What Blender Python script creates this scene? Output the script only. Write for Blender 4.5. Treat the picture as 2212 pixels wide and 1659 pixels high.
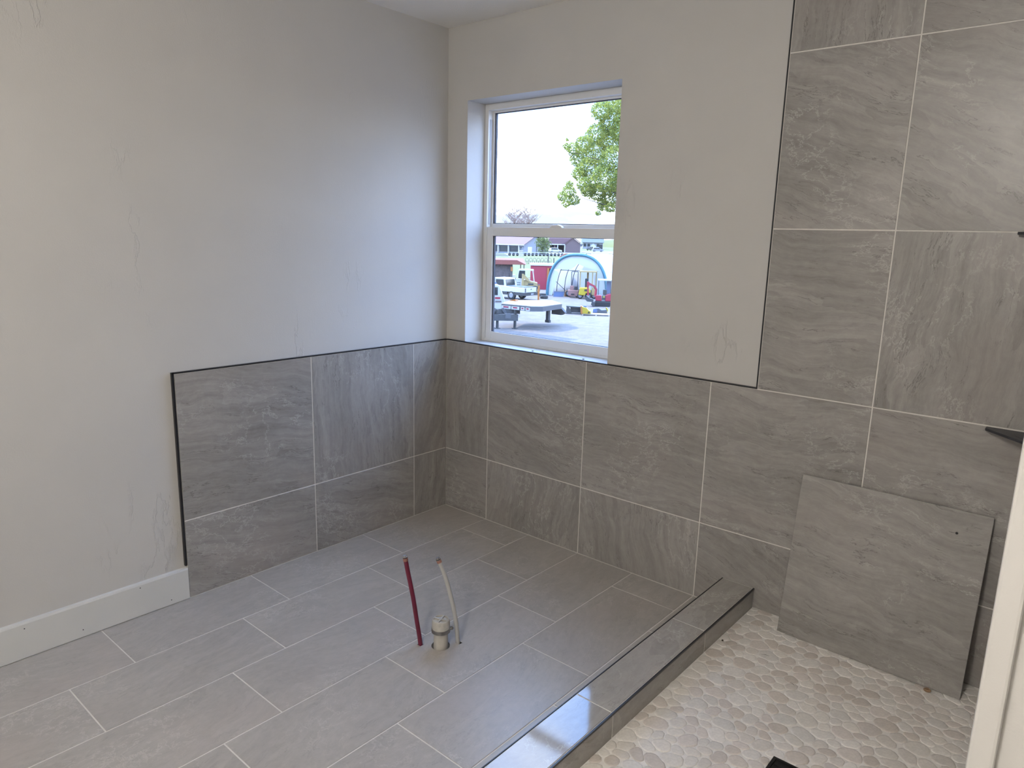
import bpy, bmesh, math, random
import numpy as np
from mathutils import Vector, Matrix, Euler
random.seed(7); rng = np.random.default_rng(7)
for o in list(bpy.data.objects): bpy.data.objects.remove(o, do_unlink=True)
S = bpy.context.scene
COL = S.collection
PI = math.pi

# ------------------------------------------------------------------ camera
CAM = Vector((2.750, -2.6804, 1.4996)); YAW, PIT, ROL, FPX = 0.7041, -0.2039, 0.0261, 1537.12
fw = Vector((-math.sin(YAW)*math.cos(PIT), math.cos(YAW)*math.cos(PIT), math.sin(PIT)))
_r = Vector((math.cos(YAW), math.sin(YAW), 0)); _u = _r.cross(fw)
rr = _r*math.cos(ROL) + _u*math.sin(ROL); uu = -_r*math.sin(ROL) + _u*math.cos(ROL)
cd = bpy.data.cameras.new('camera'); cam = bpy.data.objects.new('camera', cd); COL.objects.link(cam)
cd.sensor_fit = 'HORIZONTAL'; cd.sensor_width = 36; cd.lens = FPX/2212*36; cd.clip_end = 2000; cd.clip_start = .02
m = Matrix.Identity(4)
for i in range(3): m[i][0] = rr[i]; m[i][1] = uu[i]; m[i][2] = -fw[i]; m[i][3] = CAM[i]
cam.matrix_world = m; S.camera = cam
def ray(u, v): return fw + rr*((u-1106)/FPX) - uu*((v-829.5)/FPX)
GZ = -3.5                                    # level of the yard outside
def atz(u, v, z=GZ): d = ray(u, v); return CAM + d*((z-CAM.z)/d.z)

# ------------------------------------------------------------------ light and exposure
S.view_settings.view_transform = 'Standard'; S.view_settings.look = 'None'
S.view_settings.exposure = 0.66; S.view_settings.gamma = 1.0; S.view_settings.use_curve_mapping = False
SUN_DIR = Vector((-.95, -.30, 0)).normalized()*math.cos(math.radians(50)) + Vector((0, 0, math.sin(math.radians(50))))
SUN_E = 4.8; FILL_W = 72
W = bpy.data.worlds.new('sky'); S.world = W; W.use_nodes = True
nt = W.node_tree; nt.nodes.clear()
def nd(nt, t, **kw):
    n = nt.nodes.new(t)
    for k, v in kw.items():
        if k.startswith('i_'):
            key = k[2:]; key = int(key) if key.isdigit() else key.replace('_', ' ')
            n.inputs[key].default_value = v
        else: setattr(n, k, v)
    return n
def lk(nt, a, b): nt.links.new(a, b)
tc = nd(nt, 'ShaderNodeTexCoord'); sep = nd(nt, 'ShaderNodeSeparateXYZ'); lk(nt, tc.outputs['Generated'], sep.inputs[0])
ramp = nd(nt, 'ShaderNodeValToRGB'); lk(nt, sep.outputs['Z'], ramp.inputs[0])
e = ramp.color_ramp.elements
e[0].position = 0.0; e[0].color = (.20, .213, .232, 1)
e[1].position = .60; e[1].color = (.85, 1.75, 3.9, 1)
mp = nd(nt, 'ShaderNodeMapping'); mp.inputs['Scale'].default_value = (2, 2, 6); lk(nt, tc.outputs['Generated'], mp.inputs[0])
cn = nd(nt, 'ShaderNodeTexNoise', i_Scale=1.9, i_Detail=7.0, i_Roughness=.55, i_Distortion=.3); lk(nt, mp.outputs[0], cn.inputs['Vector'])
cr = nd(nt, 'ShaderNodeMapRange', i_1=.46, i_2=.74); lk(nt, cn.outputs[0], cr.inputs[0])
mx = nd(nt, 'ShaderNodeMixRGB', i_Color2=(3.1, 3.4, 4.05, 1)); lk(nt, cr.outputs[0], mx.inputs[0]); lk(nt, ramp.outputs[0], mx.inputs[1])
fz = nd(nt, 'ShaderNodeMapRange', i_1=.15, i_2=.95, i_3=1.0, i_4=.58); lk(nt, sep.outputs['Z'], fz.inputs[0])   # the sky darkens towards the zenith
sc = nd(nt, 'ShaderNodeVectorMath', operation='SCALE'); lk(nt, mx.outputs[0], sc.inputs[0]); lk(nt, fz.outputs[0], sc.inputs['Scale'])
bg = nd(nt, 'ShaderNodeBackground', i_Strength=2.95); lk(nt, sc.outputs[0], bg.inputs[0])
wo = nd(nt, 'ShaderNodeOutputWorld'); lk(nt, bg.outputs[0], wo.inputs[0])
sd = bpy.data.lights.new('sun', 'SUN'); sd.energy = SUN_E; sd.angle = .01; sd.color = (1, .95, .88)
so = bpy.data.objects.new('sun', sd); COL.objects.link(so); so.rotation_euler = SUN_DIR.to_track_quat('Z', 'Y').to_euler(); so.location = SUN_DIR*60

# ------------------------------------------------------------------ helpers
def tag(o, label=None, cat=None, group=None, kind=None):
    if label: o['label'] = label
    if cat: o['category'] = cat
    if group: o['group'] = group
    if kind: o['kind'] = kind
    return o
def empty(name, loc=(0, 0, 0), rz=0, parent=None):
    o = bpy.data.objects.new(name, None); COL.objects.link(o); o.location = loc; o.rotation_euler = (0, 0, rz); o.empty_display_size = .1
    if parent: o.parent = parent
    return o
class MB:
    def __init__(s): s.v = []; s.f = []
    def add(s, vs, fs):
        k = len(s.v); s.v += [tuple(v) for v in vs]; s.f += [tuple(i+k for i in f) for f in fs]; return s
    def box(s, x0, x1, y0, y1, z0, z1, M=None):
        vs = [Vector((x, y, z)) for z in (z0, z1) for y in (y0, y1) for x in (x0, x1)]
        if M: vs = [M @ v for v in vs]
        return s.add(vs, [(0, 2, 3, 1), (4, 5, 7, 6), (0, 1, 5, 4), (2, 6, 7, 3), (0, 4, 6, 2), (1, 3, 7, 5)])
    def prism(s, poly, z0, z1, axis='z'):     # polygon (a,b) extruded along an axis
        def P(a, b, c): return {'z': (a, b, c), 'y': (a, c, b), 'x': (c, a, b)}[axis]
        n = len(poly); vs = [P(a, b, z0) for a, b in poly] + [P(a, b, z1) for a, b in poly]
        return s.add(vs, [tuple(range(n))[::-1], tuple(range(n, 2*n))] + [(i, (i+1) % n, n+(i+1) % n, n+i) for i in range(n)])
    def tube(s, path, rad, n=10, cap=True):
        path = [Vector(p) for p in path]; R = rad if isinstance(rad, (list, tuple)) else [rad]*len(path)
        k = len(s.v); up = None
        for i, p in enumerate(path):
            t = (path[min(i+1, len(path)-1)] - path[max(i-1, 0)]).normalized()
            if up is None: up = t.orthogonal().normalized()
            up = (up - t*up.dot(t)).normalized(); b = t.cross(up)
            for j in range(n):
                a = 2*PI*j/n; s.v.append(tuple(p + (up*math.cos(a) + b*math.sin(a))*R[i]))
        for i in range(len(path)-1):
            for j in range(n):
                s.f.append((k+i*n+j, k+i*n+(j+1) % n, k+(i+1)*n+(j+1) % n, k+(i+1)*n+j))
        if cap:
            s.f.append(tuple(k+j for j in range(n))[::-1]); q = k+(len(path)-1)*n; s.f.append(tuple(q+j for j in range(n)))
        return s
    def bar(s, a, b, w, h=None):               # square bar from a to b
        a, b = Vector(a), Vector(b); h = h or w; t = (b-a).normalized()
        r = t.cross(Vector((0, 0, 1)));  r = r.normalized() if r.length > 1e-3 else Vector((1, 0, 0)); q = r.cross(t)
        vs = [p + r*sx*w/2 + q*sz*h/2 for p in (a, b) for sx, sz in ((-1, -1), (1, -1), (1, 1), (-1, 1))]
        return s.add(vs, [(0, 1, 2, 3), (7, 6, 5, 4), (0, 4, 5, 1), (1, 5, 6, 2), (2, 6, 7, 3), (3, 7, 4, 0)])
    def lathe(s, prof, c=(0, 0, 0), n=24):     # (r,z) profile about z
        k = len(s.v)
        for r, z in prof:
            for j in range(n):
                a = 2*PI*j/n; s.v.append((c[0]+r*math.cos(a), c[1]+r*math.sin(a), c[2]+z))
        for i in range(len(prof)-1):
            for j in range(n): s.f.append((k+i*n+j, k+i*n+(j+1) % n, k+(i+1)*n+(j+1) % n, k+(i+1)*n+j))
        if prof[0][0] > 1e-5: s.f.append(tuple(k+j for j in range(n))[::-1])
        if prof[-1][0] > 1e-5: s.f.append(tuple(k+(len(prof)-1)*n+j for j in range(n)))
        return s
    def wheel(s, c, r, w, axis='y', n=20):
        c = Vector(c); d = {'y': Vector((0, 1, 0)), 'x': Vector((1, 0, 0))}[axis]
        return s.tube([c-d*w/2, c-d*w*.42, c+d*w*.42, c+d*w/2], [r*.9, r, r, r*.9], n)
    def build(s, name, mat, parent=None, smooth=False, bevel=0, loc=None):
        me = bpy.data.meshes.new(name); me.from_pydata(s.v, [], s.f); me.validate()
        bm = bmesh.new(); bm.from_mesh(me); bmesh.ops.recalc_face_normals(bm, faces=bm.faces); bm.to_mesh(me); bm.free()
        me.materials.append(mat)
        if smooth: me.polygons.foreach_set('use_smooth', [True]*len(me.polygons)); me.set_sharp_from_angle(angle=math.radians(38))
        o = bpy.data.objects.new(name, me); COL.objects.link(o)
        if parent: o.parent = parent
        if loc: o.location = loc
        if bevel:
            b = o.modifiers.new('bevel', 'BEVEL'); b.width = bevel; b.segments = 2; b.limit_method = 'ANGLE'
        return o
def lerp(a, b, t): return a + (b-a)*t

# ------------------------------------------------------------------ materials
def newmat(name):
    m = bpy.data.materials.new(name); m.use_nodes = True; nt = m.node_tree; nt.nodes.clear()
    p = nd(nt, 'ShaderNodeBsdfPrincipled'); o = nd(nt, 'ShaderNodeOutputMaterial'); lk(nt, p.outputs[0], o.inputs[0])
    return m, nt, p
def M_(name, c, rough=.6, metal=0, var=.06, scale=6, spec=.5, bump=0):
    m, nt, p = newmat(name); tc = nd(nt, 'ShaderNodeTexCoord'); n = nd(nt, 'ShaderNodeTexNoise', i_Scale=scale, i_Detail=5.0)
    lk(nt, tc.outputs['Object'], n.inputs['Vector'])
    mr = nd(nt, 'ShaderNodeMapRange', i_1=.25, i_2=.75, i_3=1-var, i_4=1+var); lk(nt, n.outputs[0], mr.inputs[0])
    mx = nd(nt, 'ShaderNodeVectorMath', operation='SCALE'); mx.inputs[0].default_value = c; lk(nt, mr.outputs[0], mx.inputs['Scale'])
    lk(nt, mx.outputs[0], p.inputs['Base Color'])
    p.inputs['Roughness'].default_value = rough; p.inputs['Metallic'].default_value = metal; p.inputs['Specular IOR Level'].default_value = spec
    if bump:
        b = nd(nt, 'ShaderNodeBump', i_Strength=.5, i_Distance=bump); lk(nt, n.outputs[0], b.inputs['Height']); lk(nt, b.outputs[0], p.inputs['Normal'])
    return m
def math_(nt, op, a, b=None, c=None):
    n = nd(nt, 'ShaderNodeMath', operation=op)
    for i, v in enumerate((a, b, c)):
        if v is None: continue
        if isinstance(v, (int, float)): n.inputs[i].default_value = v
        else: lk(nt, v, n.inputs[i])
    return n.outputs[0]
def noise_(nt, vec, sc=(1, 1, 1), scale=1.0, detail=4.0, rough=.55, dist=0.0):
    mp = nd(nt, 'ShaderNodeMapping'); mp.inputs['Scale'].default_value = sc; lk(nt, vec, mp.inputs[0])
    n = nd(nt, 'ShaderNodeTexNoise', i_Scale=scale, i_Detail=detail, i_Roughness=rough, i_Distortion=dist); lk(nt, mp.outputs[0], n.inputs['Vector'])
    return n.outputs[0]
def rng_(nt, v, a, b, c=0.0, d=1.0, smooth=False):
    n = nd(nt, 'ShaderNodeMapRange', i_1=a, i_2=b, i_3=c, i_4=d)
    if smooth: n.interpolation_type = 'SMOOTHSTEP'
    lk(nt, v, n.inputs[0]); return n.outputs[0]
def mixc(nt, f, a, b, mode='MIX'):
    n = nd(nt, 'ShaderNodeMixRGB', blend_type=mode)
    for i, v in enumerate((f, a, b)):
        if isinstance(v, (int, float)): n.inputs[i].default_value = v
        elif isinstance(v, tuple): n.inputs[i].default_value = v if len(v) == 4 else v + (1,)
        else: lk(nt, v, n.inputs[i])
    return n.outputs[0]
def slate(name, dark, light, vein, rough, k_cleft=.5, k_streak=.9, k_vein=.5, bump=.0006, sx=1.0, rvar=.1, k_grain=.75):
    m, nt, p = newmat(name); uv = nd(nt, 'ShaderNodeUVMap'); u0 = uv.outputs[0]
    wn = nd(nt, 'ShaderNodeTexNoise', i_Scale=2.6, i_Detail=5.0); lk(nt, u0, wn.inputs['Vector'])
    wv = nd(nt, 'ShaderNodeVectorMath', operation='MULTIPLY_ADD'); lk(nt, wn.outputs['Color'], wv.inputs[0])
    wv.inputs[1].default_value = (.22, .15, 0); lk(nt, u0, wv.inputs[2]); U = wv.outputs[0]
    # cleft layers: a sawtooth of slow noise gives faces that end in a sharp edge
    A = noise_(nt, U, (.9*sx, 3.4, 1), 1.0, 7.0, .5); saw = math_(nt, 'FRACT', math_(nt, 'MULTIPLY', A, 5.2))
    cleft = math_(nt, 'POWER', saw, 1.7)
    st = noise_(nt, U, (2.6*sx, 30, 1), 1.0, 10.0, .72)
    gr = noise_(nt, U, (26, 40, 1), 1.0, 6.0, .7)
    lo = noise_(nt, U, (1.6, 2.4, 1), 1.0, 3.0)
    v = math_(nt, 'ADD', math_(nt, 'MULTIPLY', math_(nt, 'SUBTRACT', cleft, .4), k_cleft*.55), math_(nt, 'MULTIPLY', math_(nt, 'SUBTRACT', st, .5), k_streak*1.7))
    v = math_(nt, 'ADD', v, math_(nt, 'MULTIPLY', math_(nt, 'SUBTRACT', gr, .5), k_grain))
    v = math_(nt, 'ADD', v, math_(nt, 'MULTIPLY', math_(nt, 'SUBTRACT', lo, .5), .9)); v = math_(nt, 'ADD', v, .47)
    col = mixc(nt, v, dark, light); nt.nodes[-1].use_clamp = True
    # thin pale veins and short dark fissures
    vn = noise_(nt, U, (7*sx, 12, 1), 1.0, 9.0, .66); vl = rng_(nt, math_(nt, 'ABSOLUTE', math_(nt, 'SUBTRACT', vn, .5)), .0, .016, 1, 0, True)
    vm = rng_(nt, noise_(nt, u0, (2.3, 2.8, 1), 1.0, 3.0), .50, .62, 0, 1, True); vf = math_(nt, 'MULTIPLY', math_(nt, 'MULTIPLY', vl, vm), k_vein)
    col = mixc(nt, vf, col, vein)
    cn = noise_(nt, U, (3.2*sx, 17, 1), 1.0, 8.0, .6); cl = rng_(nt, math_(nt, 'ABSOLUTE', math_(nt, 'SUBTRACT', cn, .47)), .0, .009, 1, 0, True)
    cm = rng_(nt, noise_(nt, u0, (3.0, 6.0, 7), 1.5, 3.0), .47, .58, 0, 1, True); cf = math_(nt, 'MULTIPLY', math_(nt, 'MULTIPLY', cl, cm), .75*k_streak)
    col = mixc(nt, cf, col, tuple(c*.55 for c in dark))
    tint = rng_(nt, noise_(nt, u0, (1.7, 2.1, 1), 1.0, 2.0), .52, .72, 0, .35, True); col = mixc(nt, tint, col, tuple(a*b for a, b in zip(lerp(np.array(dark), np.array(light), .5).tolist(), (1.05, .98, .97))))
    lk(nt, col, p.inputs['Base Color'])
    lk(nt, rng_(nt, gr, .3, .7, rough-rvar*.4, rough+rvar*.6), p.inputs['Roughness'])
    h = math_(nt, 'ADD', math_(nt, 'MULTIPLY', cleft, .5), math_(nt, 'ADD', math_(nt, 'MULTIPLY', st, .8), math_(nt, 'MULTIPLY', gr, .25)))
    b = nd(nt, 'ShaderNodeBump', i_Strength=.35, i_Distance=bump); lk(nt, h, b.inputs['Height']); lk(nt, b.outputs[0], p.inputs['Normal'])
    return m
WALLTILE = slate('slate_wall_tile', (.212, .200, .190), (.405, .386, .366), (.58, .565, .545), .34, .42, 1.0, .50, .0008, 1.0, .1, .8)
FLOORTILE = slate('slate_floor_tile', (.315, .297, .275), (.475, .449, .418), (.63, .605, .57), .33, .28, .45, .42, .0006, 1.6, .1, 1.15)
CURBTILE = slate('polished_curb_tile', (.265, .25, .233), (.46, .437, .41), (.64, .62, .59), .07, .45, .45, .55, .0001, 1.4, .02)
GROUT = M_('grout', (.70, .68, .64), .85, var=.06, scale=40, bump=.0005)
CORE = M_('curb_core', (.3, .29, .28), .8)
BLACK = M_('black_trim', (.012, .012, .015), .35, var=.2, scale=30)
BLACKM = M_('black_drain', (.008, .008, .009), .3)
def drywall(name, c, peel=1.0, marks=1.0):
    m, nt, p = newmat(name); tc = nd(nt, 'ShaderNodeTexCoord'); u = tc.outputs['Object']
    fine = noise_(nt, u, (1, 1, 1), 190, 3.0, .5); mid = noise_(nt, u, (1, 1, .35), 9, 4.0)
    ridge = noise_(nt, u, (9, 9, 2.6), 1.0, 7.0, .6); rl = rng_(nt, math_(nt, 'ABSOLUTE', math_(nt, 'SUBTRACT', ridge, .5)), 0, .018, 1, 0, True)
    msk = rng_(nt, noise_(nt, u, (2.1, 2.1, 1.6), 1.0, 3.0), .58, .66, 0, 1, True)
    h = math_(nt, 'ADD', math_(nt, 'MULTIPLY', fine, .22*peel), math_(nt, 'ADD', math_(nt, 'MULTIPLY', mid, .5*marks), math_(nt, 'MULTIPLY', math_(nt, 'MULTIPLY', rl, msk), .9*marks)))
    b = nd(nt, 'ShaderNodeBump', i_Strength=.8, i_Distance=.0018); lk(nt, h, b.inputs['Height']); lk(nt, b.outputs[0], p.inputs['Normal'])
    col = mixc(nt, rng_(nt, noise_(nt, u, (1, 1, 1), 2.0, 3.0), .3, .7), tuple(x*.97 for x in c), tuple(x*1.02 for x in c))
    lk(nt, col, p.inputs['Base Color']); p.inputs['Roughness'].default_value = .55; p.inputs['Specular IOR Level'].default_value = .35
    return m
PAINT = drywall('painted_drywall', (.53, .518, .498))
CEIL = drywall('ceiling_texture', (.86, .83, .78), 3.5, 0.3)
WHITE = M_('white_paint', (.60, .60, .585), .35, var=.02)
VINYL = M_('white_vinyl', (.72, .72, .71), .35, var=.02)
GASKET = M_('dark_gasket', (.035, .035, .045), .6)
SLOT = M_('grey_slot', (.42, .42, .43), .5)
def glassmat(name):
    m = bpy.data.materials.new(name); m.use_nodes = True; nt = m.node_tree; nt.nodes.clear()
    t = nd(nt, 'ShaderNodeBsdfTransparent', i_Color=(.97, .985, .975, 1)); g = nd(nt, 'ShaderNodeBsdfGlossy', i_Roughness=.01)
    lw = nd(nt, 'ShaderNodeLayerWeight', i_Blend=.5); fr = math_(nt, 'ADD', math_(nt, 'MULTIPLY', math_(nt, 'POWER', lw.outputs['Facing'], 5.0), .9), .04); mx = nd(nt, 'ShaderNodeMixShader'); o = nd(nt, 'ShaderNodeOutputMaterial')
    lk(nt, fr, mx.inputs[0]); lk(nt, t.outputs[0], mx.inputs[1]); lk(nt, g.outputs[0], mx.inputs[2]); lk(nt, mx.outputs[0], o.inputs[0]); return m
GLASS = glassmat('window_glass')

# ------------------------------------------------------------------ room shell
Z1, Z2, Z3, Z4, ZC = .3372, .9447, 1.553, 2.1608, 2.511
XJ = [0, .3123, .9184, 1.5317, 2.1374, 2.70]; XT = 1.7234; XR = 2.70
YJ = [0, -.2348, -.8513, -1.47]
WL, WR, WT, WB = .128, 1.0249, 2.1573, .9447
RX, RY = 4.25, -4.25                               # far walls of the room, behind the camera
D = .011                                           # tile build-up in front of the drywall
wall_left = tag(MB().box(-.16, -D, RY-.15, .011, -.15, ZC+.02).build('wall_left', PAINT), kind='structure')
mb = MB().box(-.16, WL, D, .20, -.15, ZC+.02).box(WR, RX+.15, D, .20, -.15, ZC+.02).box(WL, WR, D, .20, WT, ZC+.02).box(WL, WR, D, .20, -.15, WB)
wall_back = tag(mb.build('wall_back', PAINT), kind='structure')
wall_front = tag(MB().box(-.16, RX+.15, RY-.15, RY, -.15, ZC+.02).build('wall_front', PAINT), kind='structure')
wall_right = tag(MB().box(RX, RX+.15, RY, .011, -.15, ZC+.02).build('wall_right', PAINT), kind='structure')
ceiling = tag(MB().box(-.16, RX+.15, RY-.15, .20, ZC, ZC+.15).build('ceiling', CEIL), kind='structure')
PY = -1.70                                         # free end of the shower partition
wall_part = tag(MB().box(XR+D, XR+.13, PY, D, -.02, ZC).build('wall_partition', PAINT), kind='structure')
mbt = MB().box(XR-.012, XR+.016, PY-.016, PY+.09, .0, 2.2)
trim_end = tag(mbt.build('trim_1', PAINT, bevel=.004), kind='structure')
tag(trim_end, 'white edge trim at the end of the shower partition', 'trim')

floor = MB().box(-.012, RX, RY, .012, -.12, -.0016).build('floor', GROUT); tag(floor, kind='structure')
roof = tag(MB().prism([(-.6, ZC+.15), (RX+.6, ZC+.15), (RX/2, ZC+1.6)], RY-.6, .22, 'y').build('roof', M_('roof_shingles', (.1, .09, .08), .9)), kind='structure')
found = tag(MB().box(-.16, RX+.15, RY-.15, .20, GZ, -.15).build('wall_foundation', M_('foundation', (.35, .34, .33), .9)), kind='structure')

def tile_mesh(name, w, h, t, mat, rot=0, ch=.0008):
    bm = bmesh.new(); uvl = bm.loops.layers.uv.new('UVMap'); rings = []
    for (ix, z) in ((0, 0), (0, t-ch), (ch, t)):
        rings.append([bm.verts.new((sx*(w/2-ix), sy*(h/2-ix), z)) for sx, sy in ((-1, -1), (1, -1), (1, 1), (-1, 1))])
    for a, b in zip(rings, rings[1:]):
        for i in range(4): bm.faces.new((a[i], a[(i+1) % 4], b[(i+1) % 4], b[i]))
    bm.faces.new(rings[-1]); bm.faces.new(rings[0][::-1])
    ox, oy = random.uniform(0, 60), random.uniform(0, 60); c, s = math.cos(rot), math.sin(rot)
    for f in bm.faces:
        for l in f.loops: x, y, _ = l.vert.co; l[uvl].uv = (ox + c*x - s*y, oy + s*x + c*y)
    me = bpy.data.meshes.new(name); bm.to_mesh(me); bm.free(); me.materials.append(mat); return me
G = .0023                                          # half a joint
RW = Euler((PI/2, 0, 0)); RL = Euler((PI/2, 0, PI/2)); RF = Euler((0, 0, 0))
def tile(parent, name, a0, a1, b0, b1, plane, mat, rot=0, t=.0095, off=0.0, g=G):
    me = tile_mesh(name, abs(a1-a0)-2*g, abs(b1-b0)-2*g, t, mat, rot); o = bpy.data.objects.new(name, me); COL.objects.link(o); o.parent = parent
    ca, cb = (a0+a1)/2, (b0+b1)/2
    if plane == 'back': o.location = (ca, t+off, cb); o.rotation_euler = RW
    elif plane == 'left': o.location = (-t+off, ca, cb); o.rotation_euler = RL
    elif plane == 'right': o.location = (XR+t, ca, cb); o.rotation_euler = Euler((PI/2, 0, -PI/2))
    else: o.location = (ca, cb, -t+off)
    return o
H, V = 0.12, PI/2 + .1
# window wall: wainscot (lower row, upper row), then the tall shower field
for i, (r0, r1) in enumerate(((H, V), (V, .25), (V-.2, .05), (.3, .0), (0, .1))):
    tile(wall_back, 'wall_tile', XJ[i], XJ[i+1], 0, Z1, 'back', WALLTILE, r0)
    tile(wall_back, 'wall_tile', XJ[i], XJ[i+1], Z1, Z2, 'back', WALLTILE, r1)
for k, (za, zb, r0, r1) in enumerate(((Z2, Z3, .05, V), (Z3, Z4, .35, .4), (Z4, ZC, V, .3))):
    tile(wall_back, 'wall_tile', XT, XJ[4], za, zb, 'back', WALLTILE, r0); tile(wall_back, 'wall_tile', XJ[4], XR, za, zb, 'back', WALLTILE, r1)
MB().box(0, XR+.012, .0016, .0112, 0, Z2).box(XT, XR+.012, .0016, .0112, Z2, ZC).build('grout', GROUT, wall_back)
# left wall wainscot
for i, (r0, r1) in enumerate(((V, V+.2), (.3, V-.15), (.2, .12))):
    tile(wall_left, 'wall_tile', YJ[i], YJ[i+1], 0, Z1, 'left', WALLTILE, r0); tile(wall_left, 'wall_tile', YJ[i], YJ[i+1], Z1, Z2, 'left', WALLTILE, r1)
MB().box(-.0112, -.0016, YJ[3], .0, 0, Z2).build('grout', GROUT, wall_left)
# shower side of the partition
yj = [0, -.612, -1.224, PY+.095]
for i in range(3):
    for za, zb in ((0, Z1), (Z1, Z2), (Z2, Z3), (Z3, Z4), (Z4, ZC)): tile(wall_part, 'wall_tile', yj[i], yj[i+1], za, zb, 'right', WALLTILE, V)
MB().box(XR+.0016, XR+.0112, PY+.095, 0, 0, ZC).build('grout', GROUT, wall_part)
# black edge profiles
T = .0055
def trim(n, mb, label): return tag(mb.build('trim_%d' % n, BLACK), label, 'edge trim', kind='structure')
trim(2, MB().box(-D, .001, YJ[3]-T, -.001, Z2, Z2+T).box(-D, .001, YJ[3]-T-.003, YJ[3], .145, Z2+T), 'black metal edge framing the tiles on the left wall')
trim(3, MB().box(0, XT, -.001, D, Z2, Z2+T), 'black metal edge along the top of the tiles under the window')
trim(4, MB().box(XT-T*.9, XT, -.001, D, Z2+T, ZC), 'black metal vertical edge where the tall shower tiles begin')
# baseboard on the left wall
bb = tag(MB().prism([(-D, .002), (.004, .002), (.004, .128), (.001, .135), (-D, .137)], RY, YJ[3]-.0005, 'y').build('baseboard_left', WHITE), 'tall white painted baseboard on the left wall', 'baseboard', kind='structure')
for y, z in ((-1.66, .118), (-1.545, .022), (-2.05, .112), (-1.87, .03)):
    MB().tube([(.0035, y, z), (.0045, y, z)], .0022, 8).build('nail_hole', GASKET, bb)

# floor tiles: 12 x 24 in a one-third stagger, rows run along the left wall
RJ = [0, .3054, .608, .9165, 1.2247, 1.5312, 1.6553]
HOLES = [(1.012, -1.005, .035, 28), (.952, -1.052, .0125, 4), (1.049, -.946, .013, 4)]
def cut(o, holes):
    cutters = []
    for (x, y, r, n) in holes:
        c = MB().tube([(x, y, -.10), (x, y, .05)], r, n).build('cutter', GROUT); b = o.modifiers.new('h', 'BOOLEAN'); b.object = c; b.operation = 'DIFFERENCE'; b.solver = 'EXACT'; cutters.append(c)
    bpy.context.view_layer.update(); dg = bpy.context.evaluated_depsgraph_get(); me = bpy.data.meshes.new_from_object(o.evaluated_get(dg)); o.modifiers.clear(); o.data = me
    for c in cutters: bpy.data.objects.remove(c, do_unlink=True)
def row(x0, x1, off, ytop, ybot, step=.6135):
    y = off; ys = [ytop]
    while y+step < ytop: y += step
    while y > ytop: y -= step
    while y > ybot: ys.append(y); y -= step
    ys.append(ybot)
    for a, b in zip(ys, ys[1:]):
        if a-b < .02: continue
        t = tile(floor, 'floor_tile', x0, x1, b, a, 'floor', FLOORTILE, PI/2 + random.uniform(-.25, .25))
        hh = [h for h in HOLES if x0-.04 < h[0] < x1+.04 and b-.04 < h[1] < a+.04]
        if hh: cut(t, hh)
OFF = [-.5818, -.7900, -.9962, -.5771, -.7834]
for r in range(5): row(RJ[r], RJ[r+1], OFF[r], 0, -3.4)
row(RJ[5], RJ[6]+.0, -.380, 0, -1.62)
for k, r0 in enumerate(np.arange(1.5312, 3.3, .306)): row(r0, r0+.306, -1.9-.204*(k % 3), -1.62, -3.4)
cut(floor, HOLES)

# ------------------------------------------------------------------ shower curb
CI, CO, CH, SF = 1.6553, 1.7915, .1299, .046
curb = tag(empty('shower_curb', (0, 0, 0)), 'low tiled shower curb with black metal edges across the floor', 'curb')
MB().box(CI+.010, CO-.010, -1.60, -.002, .0, CH-.0105).box(CO-.011, XR-.002, -1.60, -1.48, .0, CH-.0105).build('core', CORE, curb)
cj = [-.0035, -.440, -1.050, -1.60]
MB().box(CI+.003, CO-.003, -1.60, -.002, CH-.0105, CH-.0015).box(CI+.0005, CI+.0105, -1.60, -.002, .0, CH-.003).box(CO-.0105, CO-.0012, -1.60, -.002, .0, CH-.003).build('grout', GROUT, curb)
for a, b in zip(cj, cj[1:]):
    tile(curb, 'top_tile', CI+.0022, CO-.0055, b, a, 'floor', CURBTILE, PI/2, .0095, CH, .0020)
    me = tile_mesh('side_tile', a-b-.004, CH-.008, .009, CURBTILE, .1); o = bpy.data.objects.new('side_tile', me); COL.objects.link(o); o.parent = curb
    o.location = (CO-.009, (a+b)/2, CH/2-.002); o.rotation_euler = RL
    o = bpy.data.objects.new('side_tile', me); COL.objects.link(o); o.parent = curb; o.location = (CI+.009, (a+b)/2, CH/2-.002); o.rotation_euler = Euler((PI/2, 0, -PI/2))
MB().box(CO-.0045, CO+.001, -1.60, -.002, CH-.0065, CH+.0005).build('edge_profile', BLACK, curb)
MB().box(CI-.001, CI+.0018, -1.60, -.002, CH-.0065, CH+.0005).build('edge_profile', BLACK, curb)

# ------------------------------------------------------------------ pebble shower floor
sfloor = tag(MB().box(CO-.012, XR+.011, -1.49, .011, -.0016, SF).build('shower_floor', M_('pebble_grout', (.82, .795, .76), .8, var=.05, scale=60, bump=.001)), 'pale pebble mosaic floor of the shower', 'floor', kind='structure')
X0, X1, Y0, Y1 = CO+.001, XR, -1.48, -.001
DR = (2.183, 2.333, -.951, -.801)                  # drain footprint
pts = []; tries = 0
while len(pts) < 620 and tries < 60000:
    tries += 1; q = (random.uniform(X0, X1), random.uniform(Y0, Y1)); md = random.choice((.033, .041, .050))
    if DR[0]-.004 < q[0] < DR[1]+.004 and DR[2]-.004 < q[1] < DR[3]+.004: continue
    if all((q[0]-p[0])**2+(q[1]-p[1])**2 > ((md+p[2])/2)**2 for p in pts): pts.append((q[0], q[1], md))
P = np.array([(a, b) for a, b, _ in pts]); NP = len(P)
ang = rng.uniform(-.9, .9, NP) + rng.choice([0, .5], NP); el = rng.uniform(1.1, 2.3, NP); szf = np.array([c for _, _, c in pts])/.036
A_ = np.zeros((NP, 2, 2)); ca, sa = np.cos(ang), np.sin(ang)
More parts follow.
